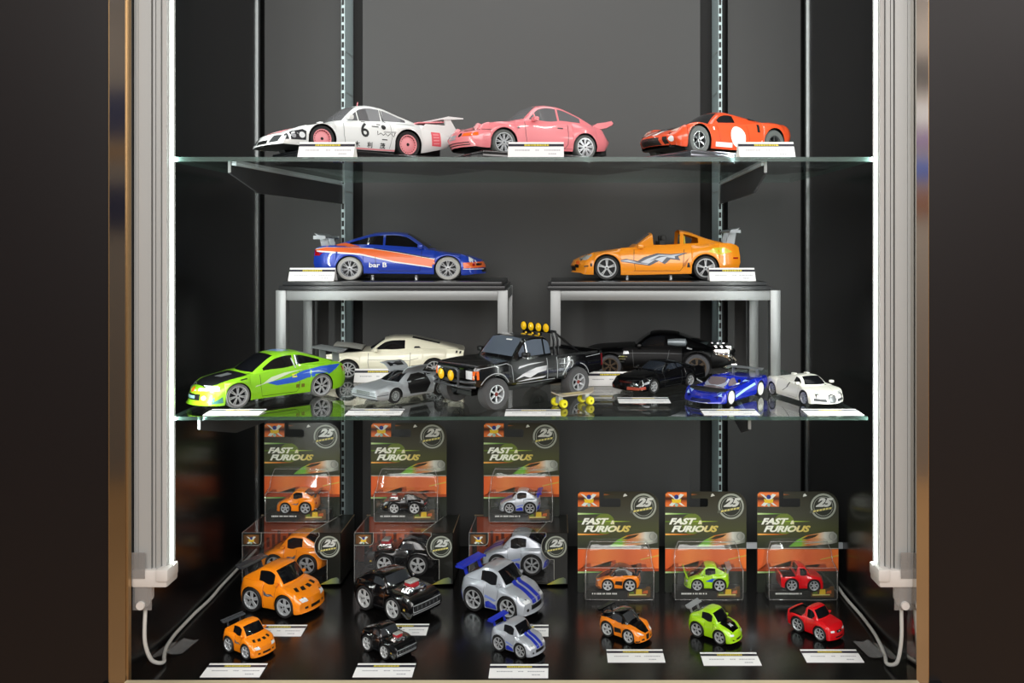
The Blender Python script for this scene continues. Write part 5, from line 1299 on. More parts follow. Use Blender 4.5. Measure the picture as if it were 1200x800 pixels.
for sg in (1, -1):
    m = MB()
    for k in range(3): m.tube([(c.X(.75+k*.22), sg*0.312, 1.46), (c.X(.78+k*.22), sg*0.552, 1.50), (c.X(.8+k*.22), sg*0.648, 1.38)], .07, CHROME, 8)
    m.build('exhaust_header', CHROME, c.root); c.rect('tail_light', LAMPR, 'B', *sorted((sg*0.18, sg*0.96))[:1], .98, sorted((sg*0.18, sg*0.96))[1], 1.14)
c.line('door_line', mat('dark_line', '#3b3d40', .4), 'LR', [(2.1, 1.35), (2.14, .5), (2.9, .5), (3.0, 1.4)], .02)
c.poly('side_marker', mat('gold_mark', '#b0913c', .4), 'LR', [(.45, .72), (.60, .74), (.58, .84), (.47, .82)], .012); c.mirrors(2.2, 1.14, 1.54, CHROME, 1.1)
# silver with blue stripes
PSV = paint('paint_toy_silver', '#b9bfc8', .35, .35); BL2 = mat('royal_blue_print', '#2133b0', .35, coat=.4)
S3 = short_spec(rim=('twin', SILVER, RUBBER, 6))
Q3 = Car('toy_car', 'tmp', S3, PSV); c = Q3
for y0, y1 in ((-.40, -.08), (.08, .40)):
    c.rect('hood_stripe', BL2, 'T', .16, y0, 1.40, y1, .012); c.rect('bumper_stripe', BL2, 'F', y0, .80, y1, 1.10, .012)
c.rect('grille', BLACKP, 'F', -.52, .52, .52, .76, .013)
for sg in (1, -1):
    c.poly('headlight', LAMPW, 'F', [(sg*0.528, .90), (sg*0.912, .88), (sg*0.96, 1.04), (sg*0.576, 1.06)], .014); c.disc('bumper_duct', BLACKP, 'F', (sg*0.768, .56), .08, .013)
    c.disc('tail_light', LAMPR, 'B', (sg*0.6, 1.1), .12); c.disc('tail_light', LAMPR, 'B', (sg*0.888, 1.1), .09)
c.poly('side_graphic', BL2, 'LR', [(1.88, .38), (2.7, .38), (2.74, .64), (2.4, .76), (1.94, .60)], .012, label='blue sill graphic'); c.poly('side_graphic', mat('soft_blue', '#7688c9', .4), 'LR', [(1.88, .86), (2.65, 1.06), (2.65, .92), (2.05, .78)], .012); c.poly('rear_graphic', BL2, 'LR', [(4.1, .50), (4.4, .55), (4.4, 1.1), (4.18, .85)], .012)
c.line('door_line', mat('silver_shadow', '#6f747c', .4), 'LR', [(1.80, 1.52), (1.84, .9), (1.90, .42)], .02); c.line('door_line', mat('silver_shadow', '#6f747c', .4), 'LR', [(2.70, 1.55), (2.72, .9), (2.62, .42)], .02)
c.mirrors(1.74, 1.12, 1.68, PSV, 1.3); c.wing(mat('wing_blue', '#2334b6', .35), 4.34, 2.18, 2.15, .52, zb=1.72, tilt=.2, py=.62, th=.08, endplate=.10, postq=4.15)
# orange and black
PO3 = paint('paint_toy_amber', '#f08418')
S4 = short_spec(top=[(0, .92), (.3, 1.08), (.9, 1.32), (1.5, 1.50), (3.4, 1.62), (4.5, 1.54)], belt=[(0, .84), (.3, 1.02), (.9, 1.38), (1.5, 1.42), (2.2, 1.42), (3.4, 1.54), (4.5, 1.40)],
    roof=[(1.25, 1.46), (1.65, 1.82), (2.05, 2.12), (2.4, 2.20), (2.85, 2.17), (3.5, 1.92), (4.2, 1.62)], roof_m=GLOSSBLACK, rim=('wide', mat('bright_rim', '#d6d8d9', .28, .4), RUBBER, 5))
Q4 = Car('toy_car', 'tmp', S4, PO3, win=mat('pale_dark_window', '#3a3b3d', .05, coat=.8)); c = Q4
c.poly('hood_panel', GLOSSBLACK, 'T', [(.08, -.26), (.6, -.52), (1.45, -.76), (1.45, .76), (.6, .52), (.08, .26)], .012, label='black hood centre'); c.rect('rear_deck_panel', GLOSSBLACK, 'T', 3.6, -1.0, 4.42, 1.0, .012)
c.poly('side_duct', BLACKP, 'LR', [(1.88, .72), (2.6, .64), (2.66, 1.04), (1.98, 1.04)], .012); c.poly('nose_panel', BLACKP, 'F', [(-.18, .40), (.18, .40), (.22, .82), (-.22, .82)], .013)
for sg in (1, -1):
    c.poly('headlight', LAMPW, 'F', [(sg*0.48, .82), (sg*0.864, .92), (sg*0.96, 1.10), (sg*0.72, 1.02)], .014); c.poly('bumper_duct', BLACKP, 'F', [(sg*0.408, .42), (sg*0.744, .44), (sg*0.696, .56), (sg*0.456, .56)], .013); c.disc('tail_light', LAMPR, 'B', (sg*0.72, 1.1), .12)
c.poly('bumper_line', BLACKP, 'LR', [(.15, .36), (.5, .32), (.46, .44), (.2, .48)], .012); c.mirrors(1.74, 1.10, 1.60, GLOSSBLACK, 1.3)
c.wing(GLOSSBLACK, 4.34, 1.98, 2.12, .46, zb=1.6, tilt=.2, py=.55, th=.07, postq=4.2)
# lime
PL2 = paint('paint_toy_lime', '#a4d81a')
S5 = short_spec()
Q5 = Car('toy_car', 'tmp', S5, PL2); c = Q5
c.poly('hood_panel', GLOSSBLACK, 'T', [(.28, -.50), (.8, -.72), (1.4, -.80), (1.4, .80), (.8, .72), (.28, .50)], .012, label='black hood panel')
c.poly('hood_emblem', mat('emblem_grey', '#b9bfc2', .4), 'T', [(.60, -.20), (.80, -.06), (1.0, -.16), (.9, .02), (1.0, .18), (.78, .08), (.58, .20), (.68, 0)], .018)
for sg in (1, -1):
    c.poly('headlight', LAMPW, 'F', [(sg*0.552, .82), (sg*0.936, .84), (sg*0.936, .98), (sg*0.6, .98)], .014); c.poly('bumper_duct', BLACKP, 'F', [(sg*0.528, .46), (sg*0.768, .46), (sg*0.792, .60)], .013); c.rect('tail_light', LAMPR, 'B', *sorted((sg*0.36, sg*0.96))[:1], 1.0, sorted((sg*0.36, sg*0.96))[1], 1.16)
c.rect('grille', BLACKP, 'F', -.34, .46, .34, .62, .013); c.poly('side_flash', BLU, 'L', [(2.0, 1.02), (2.6, .96), (3.1, 1.36), (3.7, 1.42), (2.7, 1.32)], .012, label='blue side flash')
c.line('door_line', mat('lime_shadow', '#5f8a10', .4), 'LR', [(1.80, 1.52), (1.84, .9), (1.90, .42)], .02); c.line('door_line', mat('lime_shadow', '#5f8a10', .4), 'LR', [(2.64, 1.55), (2.66, .9), (2.58, .42)], .02)
c.mirrors(1.74, 1.12, 1.68, PL2, 1.3); c.wing(mat('wing_pale_grey', '#a9adb0', .3, .5), 4.38, 2.16, 2.06, .48, zb=1.72, tilt=.35, py=.55, th=.07, postq=4.2)
# red pickup
PR2 = paint('paint_toy_red', '#d4141c')
S6 = short_spec(hw=[(0, 1.06), (.3, 1.15), (1.18, 1.19), (2.3, 1.17), (3.38, 1.21), (4.5, 1.15)], top=[(0, 1.16), (.2, 1.32), (.9, 1.48), (1.5, 1.60), (4.5, 1.64)], belt=[(0, 1.04), (.2, 1.24), (.9, 1.42), (1.5, 1.50), (2.4, 1.52), (4.5, 1.55)],
    nose=[(.3, .0), (.7, .0), (1.15, .12), (1.6, .4)], nose_len=.6, bow=.24, tail=[(.4, .06), (1.3, .0)], tbow=.05, bed=(3.0, 4.35),
    cab=(1.3, 1.95, 2.6, 2.95), cw=(1.05, .86), roof=[(1.3, 1.56), (1.6, 1.92), (1.95, 2.28), (2.25, 2.36), (2.6, 2.33), (2.77, 2.2), (2.95, 1.6)], wins=[(1.72, 2.55)], ws0=1.38, ws1=1.90, rw=(2.65, 2.9), rim=('spoke', SILVER, RUBBER, 6))
Q6 = Car('toy_car', 'tmp', S6, PR2); c = Q6
m = MB(); m.box((c.X(4.35), -1.0, .98), (c.X(3.0), 1.0, 1.04), BLACK); m.box((c.X(4.35), -1.03, 1.0), (c.X(3.0), -.97, 1.56), BLACK); m.box((c.X(4.35), .97, 1.0), (c.X(3.0), 1.03, 1.56), BLACK)
m.box((c.X(3.05), -1.0, 1.0), (c.X(2.98), 1.0, 1.56), BLACK); m.box((c.X(4.36), -1.0, 1.0), (c.X(4.30), 1.0, 1.56), BLACK); m.build('truck_bed', BLACK, c.root, smooth=0)
c.rect('grille', mat('grille_dark', '#1a1b1d', .4), 'F', -.32, .86, .32, 1.04, .013); c.disc('grille_badge', SILVER, 'F', (0, .95), .10, .02, .05); c.rect('bumper_slot', BLACKP, 'F', -.5, .46, .5, .58, .013)
for sg in (1, -1): c.poly('headlight', LAMPW, 'F', [(sg*0.552, .92), (sg*0.936, .92), (sg*0.936, 1.08), (sg*0.552, 1.06)], .014); c.rect('tail_light', LAMPR, 'B', *sorted((sg*0.84, sg*1.06))[:1], 1.0, sorted((sg*0.84, sg*1.06))[1], 1.3)
c.line('door_line', mat('red_shadow', '#7c0b10', .4), 'LR', [(1.56, 1.38), (1.60, .9), (1.70, .44)], .02); c.line('door_line', mat('red_shadow', '#7c0b10', .4), 'LR', [(2.50, 1.42), (2.52, .9), (2.45, .44)], .02); c.mirrors(1.70, 1.14, 1.72, PR2, 1.3)

LOOKS = {1: 'orange coupe with dark wing', 2: 'black muscle car with chrome blower', 3: 'silver coupe with blue stripes and blue wing', 4: 'orange and black coupe', 5: 'lime coupe with pale grey wing', 6: 'red pickup'}
CARS = {1: Q1, 2: Q2, 3: Q3, 4: Q4, 5: Q5, 6: Q6}
used = set()
def put(n, F, R, z, near, label, k=None, turn=0.0, grow=1.0):
    q = CARS[n]
    if n in used: root = copy_tree(q.root)
    else: root = q.root; used.add(n)
    place_root(root, q, F, R, z, near, k); root['label'] = label; root['group'] = 'short pull-back cars'; root.rotation_euler.z += math.radians(turn); root.scale = root.scale*grow
    return root
ks = .0330/2.2; kl = .0545/2.2
put(1, (-.3925, 1.0956), (-.4201, 1.1095), 0, 'R', 'small orange coupe with dark wing, the smallest loose orange one', ks, turn=-7, grow=1.06)
put(1, (-.3830, 1.2170), (-.4342, 1.2380), 0, 'R', 'larger loose orange coupe before the window box', kl, grow=1.07)
put(2, (-.2137, 1.0947), (-.2415, 1.1130), 0, 'R', 'small black muscle car with chrome blower, on the floor near the front', ks, turn=-7, grow=1.06)
put(2, (-.2277, 1.2110), (-.2695, 1.2420), 0, 'R', 'larger loose black muscle car before the window box', kl, grow=1.07)
put(3, (-.0402, 1.0974), (-.0700, 1.1130), 0, 'R', 'small silver coupe with blue stripes, on the floor near the front', ks, turn=-7, grow=1.06)
put(3, (-.0684, 1.2146), (-.1100, 1.2380), 0, 'R', 'larger loose silver coupe with blue stripes before the window box', kl, grow=1.07)
put(4, (.0994, 1.1360), (.0736, 1.1570), 0, 'R', 'small loose orange and black coupe before its blister pack', ks, grow=1.05)
put(5, (.2200, 1.1340), (.1946, 1.1555), 0, 'R', 'small loose lime coupe before its blister pack', ks, grow=1.05)
put(6, (.3564, 1.1446), (.3358, 1.1700), 0, 'R', 'small loose red pickup before its blister pack', ks, grow=1.05)

# ------------------------------------------------------------------ packaging
PACKBLACK = mat('pack_black', '#1c1d19', .32, coat=.3)
CARDBG = gradient_mat('card_olive', [(0, '#1d241a'), (.45, '#30362a'), (.62, '#4a4e33'), (.78, '#43443a'), (.9, '#3a3a30'), (1, '#2a2b22')], 'Z', 0, .154, .3)
ORBAND = gradient_mat('card_orange_band', [(0, '#dc5c2c'), (.3, '#f0853f'), (.6, '#dd6630'), (1, '#f27c38')], 'X', -.062, .062)
OBADGE = gradient_mat('badge_orange', [(0, '#e07a3a'), (.25, '#d9682c'), (.5, '#3a2014'), (.62, '#6b3014'), (.8, '#f0843a'), (1, '#d8602a')], 'Z', .131, .154)
STREAKG = gradient_mat('streak_green', [(0, '#c8e0a0'), (.5, '#7fb457'), (1, '#2e3322')], 'X', -.062, -.018)
STREAKO = gradient_mat('streak_orange', [(0, '#f2b45a'), (.5, '#e07a2a'), (1, '#302a1e')], 'X', -.062, -.012)
STREAKY = gradient_mat('streak_yellow', [(0, '#5d7a2a'), (.5, '#b7d94a'), (1, '#3c4422')], 'X', -.03, .022)
LOGO = gradient_mat('logo_white_gold', [(0, '#f2f4ea'), (.55, '#eef0d8'), (.8, '#d9c56a'), (1, '#c8b45a')], 'X', -.055, .02)
ARTCAR = gradient_mat('art_car', [(0, '#5fae3a'), (.25, '#8abf42'), (.4, '#c9692a'), (.6, '#d9a06a'), (.75, '#c9c9bd'), (1, '#5a5f58')], 'X', -.015, .06)
BLISTER = clear_mat('blister_plastic', (.95, .95, .94), .06, .07, '#dcdcdc', .03, bump=.12, power=3.5)
WINPLAS = clear_mat('box_window_plastic', (.97, .97, .97), .05, .03, '#d8d8d8', .008, bump=.06, power=4.5)
LIPM = clear_mat('blister_edge', (.9, .9, .89), .10, .08, '#d9d9d6', .22)
RINGM = mat('emblem_ring', '#a3a89c', .35, .1); DKR = mat('emblem_dark', '#2e322b', .4); EMB = mat('emblem_silver', '#d5d8d2', .35, .2); EMY = mat('emblem_gold', '#d9cc74', .4)
BLUEP = mat('badge_blue', '#26357c', .4); YELP = mat('badge_yellow', '#e6c02c', .4); WHP = mat('badge_white', '#d9ded8', .4)

def flat(par, name, pts, y, m, th=0.0, **kw):
    """print or thin sheet in the x-z plane facing -y"""
    mb = MB(); P = [Vector((a, y, b)) for a, b in pts]
    if th: mb.prism(P, (0, th, 0), m)
    else:
        bm = bmesh.new(); f = bm.faces.new([bm.verts.new(p) for p in P]); bmesh.ops.triangulate(bm, faces=[f]); bm.verts.index_update()
        mb.bm(bm, m)
    return mb.build(name, m, par, smooth=0, fixn=bool(th), **kw)
def flat_text(par, name, txt, x, z, size, y, m, shear=.3, bold=.03, sx=1.0):
    vs, fs, W, H = text2d(txt, size, shear, bold)
    mb = MB(); mb.add([(x+a*sx, y, z+b) for a, b in vs], fs, m); return mb.build(name, m, par, smooth=0, fixn=False)
def circ(cx, cz, r, n=28, a0=0, a1=2*PI): return [(cx+r*math.cos(a0+(a1-a0)*k/n), cz+r*math.sin(a0+(a1-a0)*k/n)) for k in range(n)]
def ring(par, name, cx, cz, r0, r1, y, m, n=32):
    mb = MB(); rows = [[(cx+r*math.cos(2*PI*k/n), y, cz+r*math.sin(2*PI*k/n)) for r in (r0, r1)] for k in range(n+1)]; mb.grid(rows, m); return mb.build(name, m, par, smooth=0, fixn=False)
def emblem(par, cx, cz, r, y):
    flat(par, 'emblem_disc', circ(cx, cz, r*1.02), y, DKR); ring(par, 'emblem_ring', cx, cz, r*.84, r*.98, y-.0002, RINGM); ring(par, 'emblem_ring', cx, cz, r*.70, r*.74, y-.0002, RINGM)
    flat_text(par, 'emblem_number', '25', cx-r*.58, cz-r*.04, r*.70, y-.0004, EMB, .40, .06, 1.2)
    flat(par, 'emblem_sash', [(cx-r*1.05, cz-r*.52), (cx+r*.75, cz-r*.20), (cx+r*.70, cz-r*.02), (cx-r*1.0, cz-r*.30)], y-.0003, mat('sash_dark', '#5c6054', .4))
    mb = MB()
    for k in range(6):
        a = cx-r*.78+k*r*.24; b = cz-r*.44+k*r*.045
        mb.add([(a, y-.0005, b), (a+r*.18, y-.0005, b+r*.03), (a+r*.22, y-.0005, b+r*.17), (a+r*.04, y-.0005, b+r*.14)], [(0, 1, 2, 3)])
    mb.build('sash_print', EMY, par, smooth=0, fixn=False, kind='stuff')
def badge(par, x0, z0, x1, z1, y):
    cx, cz, r = (x0+x1)/2+.0008*(x1-x0)/.033, (z0+z1)/2-.0012, (z1-z0)*.44
    for sg in (1, -1): flat(par, 'badge_bar', [(cx-sg*r*.95-r*.2, cz-r*.8), (cx-sg*r*.95+r*.35, cz-r*.95), (cx+sg*r*.95+r*.2, cz+r*.8), (cx+sg*r*.95-r*.35, cz+r*.95)], y-.0002*(2+sg*.5), WHP)
    flat(par, 'badge_plate', [(cx-r*.62, cz-r*.42), (cx+r*.62, cz-r*.42), (cx+r*.72, cz+r*.18), (cx, cz+r*.05), (cx-r*.72, cz+r*.18)], y-.0008, YELP)
    flat(par, 'badge_plate', circ(cx, cz+r*.48, r*.34, 14), y-.0008, BLUEP); flat(par, 'badge_plate', circ(cx, cz-r*.72, r*.26, 12), y-.0009, mat('badge_teal', '#9fc0b0', .4))

CW, CH = .124, .154
def blister_pack(x, y, z, n, label, car_rev=False, yaw=0, tilt=0.0):
    t = thing('blister_pack', label, 'blister pack', (x, y, z), yaw, group='blister packs')
    h = CW/2
    out = [(-h, .002), (-h+.002, 0), (h-.002, 0), (h, .002), (h, CH-.022)] + [(h-.022+.022*math.cos(a), CH-.022+.022*math.sin(a)) for a in np.linspace(.15, PI/2, 8)]
    out += [(-.0205, CH), (-.0222, CH-.002), (-.0222, CH-.0105), (.002, CH-.0105), (.0035, CH-.0125), (.0035, CH-.0215), (.0015, CH-.0235), (-.026, CH-.0235), (-.028, CH-.0215), (-.028, CH-.003), (-.0295, CH), (-h+.004, CH), (-h, CH-.004)]
    mb = MB(); bm = bmesh.new(); f = bm.faces.new([bm.verts.new((a, 0, b)) for a, b in out]); r = bmesh.ops.extrude_face_region(bm, geom=[f]); bmesh.ops.translate(bm, vec=(0, .0007, 0), verts=[v for v in r['geom'] if isinstance(v, bmesh.types.BMVert)])
    bmesh.ops.triangulate(bm, faces=bm.faces[:]); bm.verts.index_update(); mb.bm(bm, CARDBG); mb.build('backing_card', CARDBG, t, smooth=0)
    e = -.0003
    bx = flat(t, 'badge_block', [(-h+.0005, .131), (-.0290, .131), (-.0290, CH-.001), (-h+.004, CH-.0008), (-h+.0008, CH-.004)], e, OBADGE); badge(t, -h, .131, -.029, CH, e)
    flat(t, 'badge_streak', [(-.0218, CH-.0055), (.004, CH-.0048), (-.0218, CH-.0035)], e, STREAKO)
    flat(t, 'arrow_print', [(.0075, CH-.0080), (.0140, CH-.0062), (.0105, CH-.0028), (.0085, CH-.0045)], e, EMB)
    flat(t, 'streak', [(-h+.0004, .1188), (-.018, .1200), (-.018, .1206), (-h+.0004, .1216)], e, STREAKG)
    flat(t, 'streak', [(-h+.0004, .1075), (.018, .1082), (.018, .1090), (-h+.0004, .1095)], e, STREAKY)
    flat(t, 'streak', [(-h+.0004, .0876), (-.012, .0886), (-.012, .0892), (-h+.0004, .0902)], e, STREAKO)
    flat(t, 'logo_glow', circ(-.021, .105, .016, 20), e*.5, mat('logo_glow', '#6a7a34', .4)); 
    flat_text(t, 'logo_lettering', 'FAST', -.0560, .1040, .0100, e*3, LOGO, .35, .05, 1.35); flat_text(t, 'logo_lettering', '&', -.0118, .1045, .0058, e*3, LOGO, .2, .04, 1.2)
    flat_text(t, 'logo_lettering', 'FURIOUS', -.0525, .0925, .0100, e*3, LOGO, .35, .05, 1.36)
    emblem(t, .0385, .1315, .0200, e)
    flat(t, 'art_car', [(-.014, .0700), (.006, .0705), (.050, .0745), (.0600, .0765), (.0600, .0880), (.054, .0930), (.040, .0925), (.030, .0905), (.012, .0870), (-.002, .0800)], e, ARTCAR)
    flat(t, 'art_car_window', [(.006, .0820), (.016, .0868), (.032, .0895), (.026, .0850), (.014, .0815)], e*2, mat('art_dark', '#39301f', .4)); flat(t, 'art_car_line', [(.010, .0745), (.052, .0782), (.052, .0795), (.010, .0755)], e*2, mat('art_pale', '#b9c4b0', .4))
    ring(t, 'art_wheel', .0530, .0860, .0045, .0062, e*2, mat('art_grey', '#8f938b', .4), 20); flat(t, 'art_wheel', circ(.0015, .0765, .005, 16), e*2, mat('art_green', '#79c23c', .4))
    flat(t, 'divider_line', [(-h+.0004, .0668), (h-.0004, .0668), (h-.0004, .0680), (-h+.0004, .0680)], e, mat('divider_pale', '#b9b1a0', .4))
    flat(t, 'orange_band', [(-h+.0004, .0330), (h-.0004, .0330), (h-.0004, .0664), (-h+.0004, .0664)], e, ORBAND)
    flat(t, 'skyline_print', [(-h+.0004, .036), (-.05, .040), (-.048, .045), (-.042, .045), (-.041, .039), (-.012, .040), (-.010, .049), (-.004, .050), (-.003, .040), (.03, .039), (.034, .044), (.042, .044), (.044, .038), (h-.0004, .037), (h-.0004, .033), (-h+.0004, .033)], e*2, mat('band_dark', '#b34a22', .4))
    flat(t, 'band_streak', [(.034, .0500), (h-.0004, .0560), (h-.0004, .0580), (.034, .0515)], e*3, mat('band_yellow', '#d9b04a', .4)); flat(t, 'band_streak', [(-h+.0004, .0300), (-.02, .0310), (-.02, .0325), (-h+.0004, .0325)], e*2, STREAKG)
    # clear blister: sloped upper part, deeper lower part, flange
    rows = []
    for zz, d, w_ in ((.0835, .0006, .038), (.0800, .0070, .044), (.066, .0105, .0500), (.0520, .0125, .0515), (.0470, .0255, .0520), (.0440, .0300, .0530), (.0030, .0300, .0530), (.0006, .0285, .0520)):
        cr = min(.007, d*.6)
        rows.append([(-w_-.001, -.0006, zz), (-w_, -d+cr, zz), (-w_+cr*.3, -d+cr*.3, zz), (-w_+cr, -d, zz), (-w_*.5, -d, zz), (w_*.5, -d, zz), (w_-cr, -d, zz), (w_-cr*.3, -d+cr*.3, zz), (w_, -d+cr, zz), (w_+.001, -.0006, zz)])
    mb = MB(); mb.grid(rows, BLISTER)
    mb.add(rows[-1], [tuple(range(10))]); mb.build('clear_blister', BLISTER, t, smooth=50)
    mb = MB()
    R_ = lambda i, j: Vector(rows[i][j])
    for ch in ([R_(1, 2), R_(2, 2), R_(3, 2), R_(4, 2), R_(5, 2), R_(6, 2), R_(7, 2)], [R_(1, 7), R_(2, 7), R_(3, 7), R_(4, 7), R_(5, 7), R_(6, 7), R_(7, 7)], [R_(1, 2), R_(1, 5), R_(1, 7)], [R_(4, 2), R_(4, 5), R_(4, 7)], [R_(7, 2), R_(7, 5), R_(7, 7)]): mb.tube(ch, .00055, LIPM, 6)
    mb.build('blister_edge', LIPM, t, smooth=60)
    mb = MB(); mb.box((-.0495, -.0270, .0012), (.0495, -.0012, .0140), PACKBLACK); mb.build('insert_tray', PACKBLACK, t, smooth=0)
    mb = MB(); rnd = random.Random(n); x0 = -.041
    while x0 < -.003:
        w_ = rnd.uniform(.0012, .0024); mb.add([(x0, -.0272, .0085), (x0+w_, -.0272, .0085), (x0+w_, -.0272, .0108), (x0, -.0272, .0108)], [(0, 1, 2, 3)]); x0 += w_+(.0006 if rnd.random() > .25 else .0018)
    mb.build('insert_print', WHITE, t, smooth=0, fixn=False, kind='stuff')
    mb = MB(); mb.prism([(.012, -.0274, .0045), (.046, -.0274, .0045), (.046, -.0274, .0205), (.040, -.0274, .0205), (.038, -.0274, .0175), (.020, -.0274, .0165), (.016, -.0274, .0120), (.012, -.0274, .0115)], (0, .0005, 0), mat('tab_brown', '#5d4320', .4)); mb.build('insert_tab', None, t, smooth=0)
    flat(t, 'tab_print', [(.024, .0090), (.0335, .0090), (.0330, .0165), (.0250, .0165)], -.0277, YELP); flat(t, 'tab_print', [(.014, .0070), (.040, .0075), (.040, .0090), (.014, .0090)], -.0277, mat('tab_pale', '#d9cf7a', .4)); flat(t, 'tab_print', [(.034, .0100), (.042, .0100), (.042, .0150), (.036, .0140)], -.0277, mat('tab_orange', '#c8632a', .4)); flat(t, 'tab_print', [(.014, .0100), (.022, .0100), (.020, .0135), (.015, .0120)], -.0277, mat('tab_green', '#6a8f2a', .4))
    # the car inside
    q = CARS[n]; hw_ = (q.width(q.sf)-q.S['tw']*.5)*ks
    xc = x-.0015; yy = y-.0143-hw_
    half = .0330/2
    F = (xc-half, yy+.001); R = (xc+half, yy-.001)
    if car_rev: F, R = (xc+half, yy), (xc-half, yy)
    rc = put(n, F, R, z+.0141, 'R' if car_rev else 'L', 'small %s sealed in a blister pack' % LOOKS[n], ks)
    if n == 5:                                   # this one has its hood tipped up
        m = MB(); q = CARS[5]; m.prism([(q.X(.35), -.8, 1.18), (q.X(-.02), -.8, 1.95), (q.X(-.12), -.8, 1.92), (q.X(.22), -.8, 1.1)], (0, 1.6, 0), PL2); m.build('tipped_hood', PL2, rc, smooth=0, label='lime hood tipped up')
    return t
YR = 1.300
blister_pack((724.5-650)/1000*YR, YR, 0, 4, 'blister pack holding the small orange and black coupe')
blister_pack((827.0-650)/1000*YR, YR, 0, 5, 'blister pack holding the small lime coupe')
blister_pack((935.0-650)/1000*YR, YR, 0, 6, 'blister pack holding the small red pickup', True)

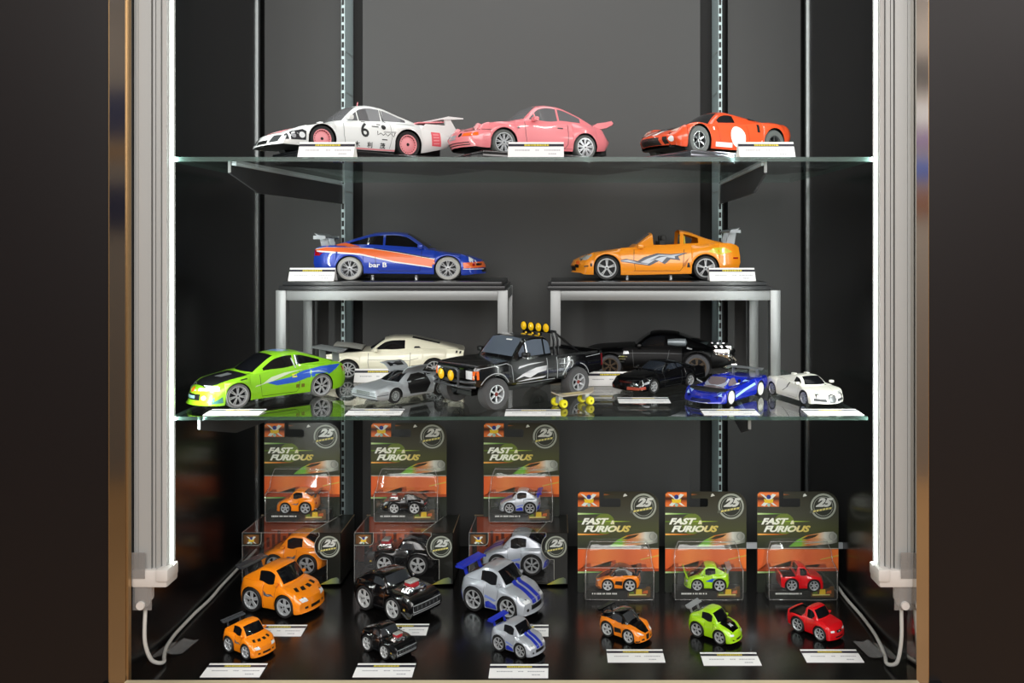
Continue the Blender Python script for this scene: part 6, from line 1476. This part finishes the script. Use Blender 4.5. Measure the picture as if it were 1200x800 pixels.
rl = thing('card_rail', 'short bright metal rail behind the lime and red blister packs', 'rail', (.3655, 1.3012, 0))
m = MB(); m.box((-.0800, 0, .0665), (.0815, .0030, .0755)); m.build('rail_bar', mat('rail_bright', '#c3cad0', .3, .5), rl, smooth=0)
for xx in (-.055, .055):
    m = MB(); m.box((xx-.003, .0002, 0), (xx+.003, .0030, .0666)); m.build('rail_leg', BLACK, rl, smooth=0)
BW, BH, BD = .153, .0835, .089
def window_box(xl, y, n, label):
    t = thing('window_box', label, 'toy box', (xl, y, 0), 0, group='window boxes')
    th = .0006
    mb = MB(); mb.box((0, BD-th, 0), (BW, BD, BH)); mb.box((0, 0, 0), (BW, BD, .004)); mb.box((BW-th, 0, 0), (BW, BD, BH)); mb.build('carton', PACKBLACK, t, smooth=0)
    flat(t, 'inner_print', [(.004, .006), (.115, .006), (.115, .080), (.004, .080)], BD-.0012, gradient_mat('inner_orange', [(0, '#8a3414'), (.5, '#c65a28'), (1, '#3a1c10')], 'X', 0, .12))
    mb = MB()
    for k in range(12): mb.add([(.008+k*.009, BD-.0015, .03), (.013+k*.009, BD-.0015, .03), (.013+k*.009, BD-.0015, .046+.014*((k*7) % 5)/5), (.008+k*.009, BD-.0015, .046+.014*((k*7) % 5)/5)], [(0, 1, 2, 3)])
    mb.build('inner_skyline', mat('inner_dark', '#5d2410', .5), t, smooth=0, fixn=False, kind='stuff')
    # front panel right with the emblem bulge, bottom strip, left tab
    a = [(BW, 0), (BW, BH), (.119, BH)] + [(.134+.022*math.cos(q), .062+.022*math.sin(q)) for q in np.linspace(2.30, 4.25, 12)] + [(.1315, .042), (.1315, .011), (.128, .008), (.0, .008), (0, 0)]
    flat(t, 'front_panel', a, 0, PACKBLACK, th)
    mb = MB(); e = a[2:17]; mb.tube([(p[0], -.0004, p[1]) for p in e], .0004, mat('edge_pale', '#a9a9a0', .4), 6); mb.build('window_rim', None, t)
    flat(t, 'corner_tab', [(0, BH), (0, BH-.0195), (.024, BH-.0195), (.0295, BH-.015), (.0295, BH)], 0, PACKBLACK, th)
    mb = MB(); mb.tube([(p[0], -.0004, p[1]) for p in ((0, BH-.0195), (.024, BH-.0195), (.0280, BH-.0175), (.0295, BH-.013), (.0295, BH))], .0004, mat('edge_pale', '#a9a9a0', .4), 6); mb.build('window_rim', None, t)
    flat(t, 'tab_print', [(.002, BH-.017), (.026, BH-.017), (.026, BH-.003), (.002, BH-.003)], -.0003, gradient_mat('tab_bronze', [(0, '#3a2a1a'), (.5, '#8a5a2a'), (1, '#30241a')], 'X', 0, .03)); badge(t, .006, BH-.017, .022, BH-.003, -.0004)
    emblem(t, .1345, .062, .0170, -.0004)
    flat(t, 'corner_print', [(.120, .0030), (.150, .0050), (.150, .0120), (.146, .0145), (.138, .0125), (.128, .0075)], -.0003, gradient_mat('corner_streak', [(0, '#b9a32a'), (.5, '#8f9a5a'), (1, '#55605a')], 'X', .12, .15))
    # top panel, its pale edge, clear window over front, top and side
    mb = MB(); mb.prism([(.105, 0, BH-th), (BW, 0, BH-th), (BW, BD, BH-th), (.132, BD, BH-th)], (0, 0, th), PACKBLACK); mb.prism([(0, BD-.004, BH-th), (.132, BD-.004, BH-th), (.132, BD, BH-th), (0, BD, BH-th)], (0, 0, th), mat('edge_tan', '#7d6a50', .5)); mb.build('top_panel', None, t, smooth=0)
    mb = MB(); mb.tube([(.105, 0, BH), (.132, BD, BH)], .0005, mat('edge_pale', '#a9a9a0', .4), 6); mb.tube([(BW, 0, BH), (BW, BD, BH)], .0005, mat('edge_tan', '#7d6a50', .5), 6); mb.build('top_rim', None, t)
    mb = MB(); mb.add([(0, .0008, .004), (.132, .0008, .004), (.132, .0008, BH-.0008), (0, .0008, BH-.0008), (0, BD-.001, .004), (0, BD-.001, BH-.0008), (.132, BD-.001, BH-.0008)], [(0, 1, 2, 3), (0, 3, 5, 4), (3, 2, 6, 5)]); mb.build('clear_window', WINPLAS, t, smooth=0, fixn=False)
    mb = MB()
    for pts in ([(0, 0, BH), (.119, 0, BH)], [(0, 0, BH), (.004, BD, BH)], [(0, 0, .008), (0, 0, BH)]): mb.tube(pts, .0005, LIPM, 6)
    mb.build('window_fold', LIPM, t)
    mb = MB(); mb.box((.012, .008, .0042), (.122, .078, .0120), mat('inner_plinth', '#151515', .35)); mb.build('car_tray', None, t, smooth=0)
    q = CARS[n]; half = .0545/2
    put(n, (xl+.0705-half, y+.0235), (xl+.0705+half-.001, y+.0165), .0122, 'L', 'larger %s inside a window box' % LOOKS[n], kl)
    return t
BX = ((-.4843, 1), (-.3105, 2), (-.1325, 3))
for xl, n in BX:
    window_box(xl, 1.323, n, 'black window box holding the larger %s' % LOOKS[n])
for px, n in ((354, 1), (479, 2), (611, 3)):
    yy = 1.398
    blister_pack((px-650)/1000*yy, yy, BH+.0006, n, 'blister pack on the window box, holding the small %s' % LOOKS[n].split(' with')[0])
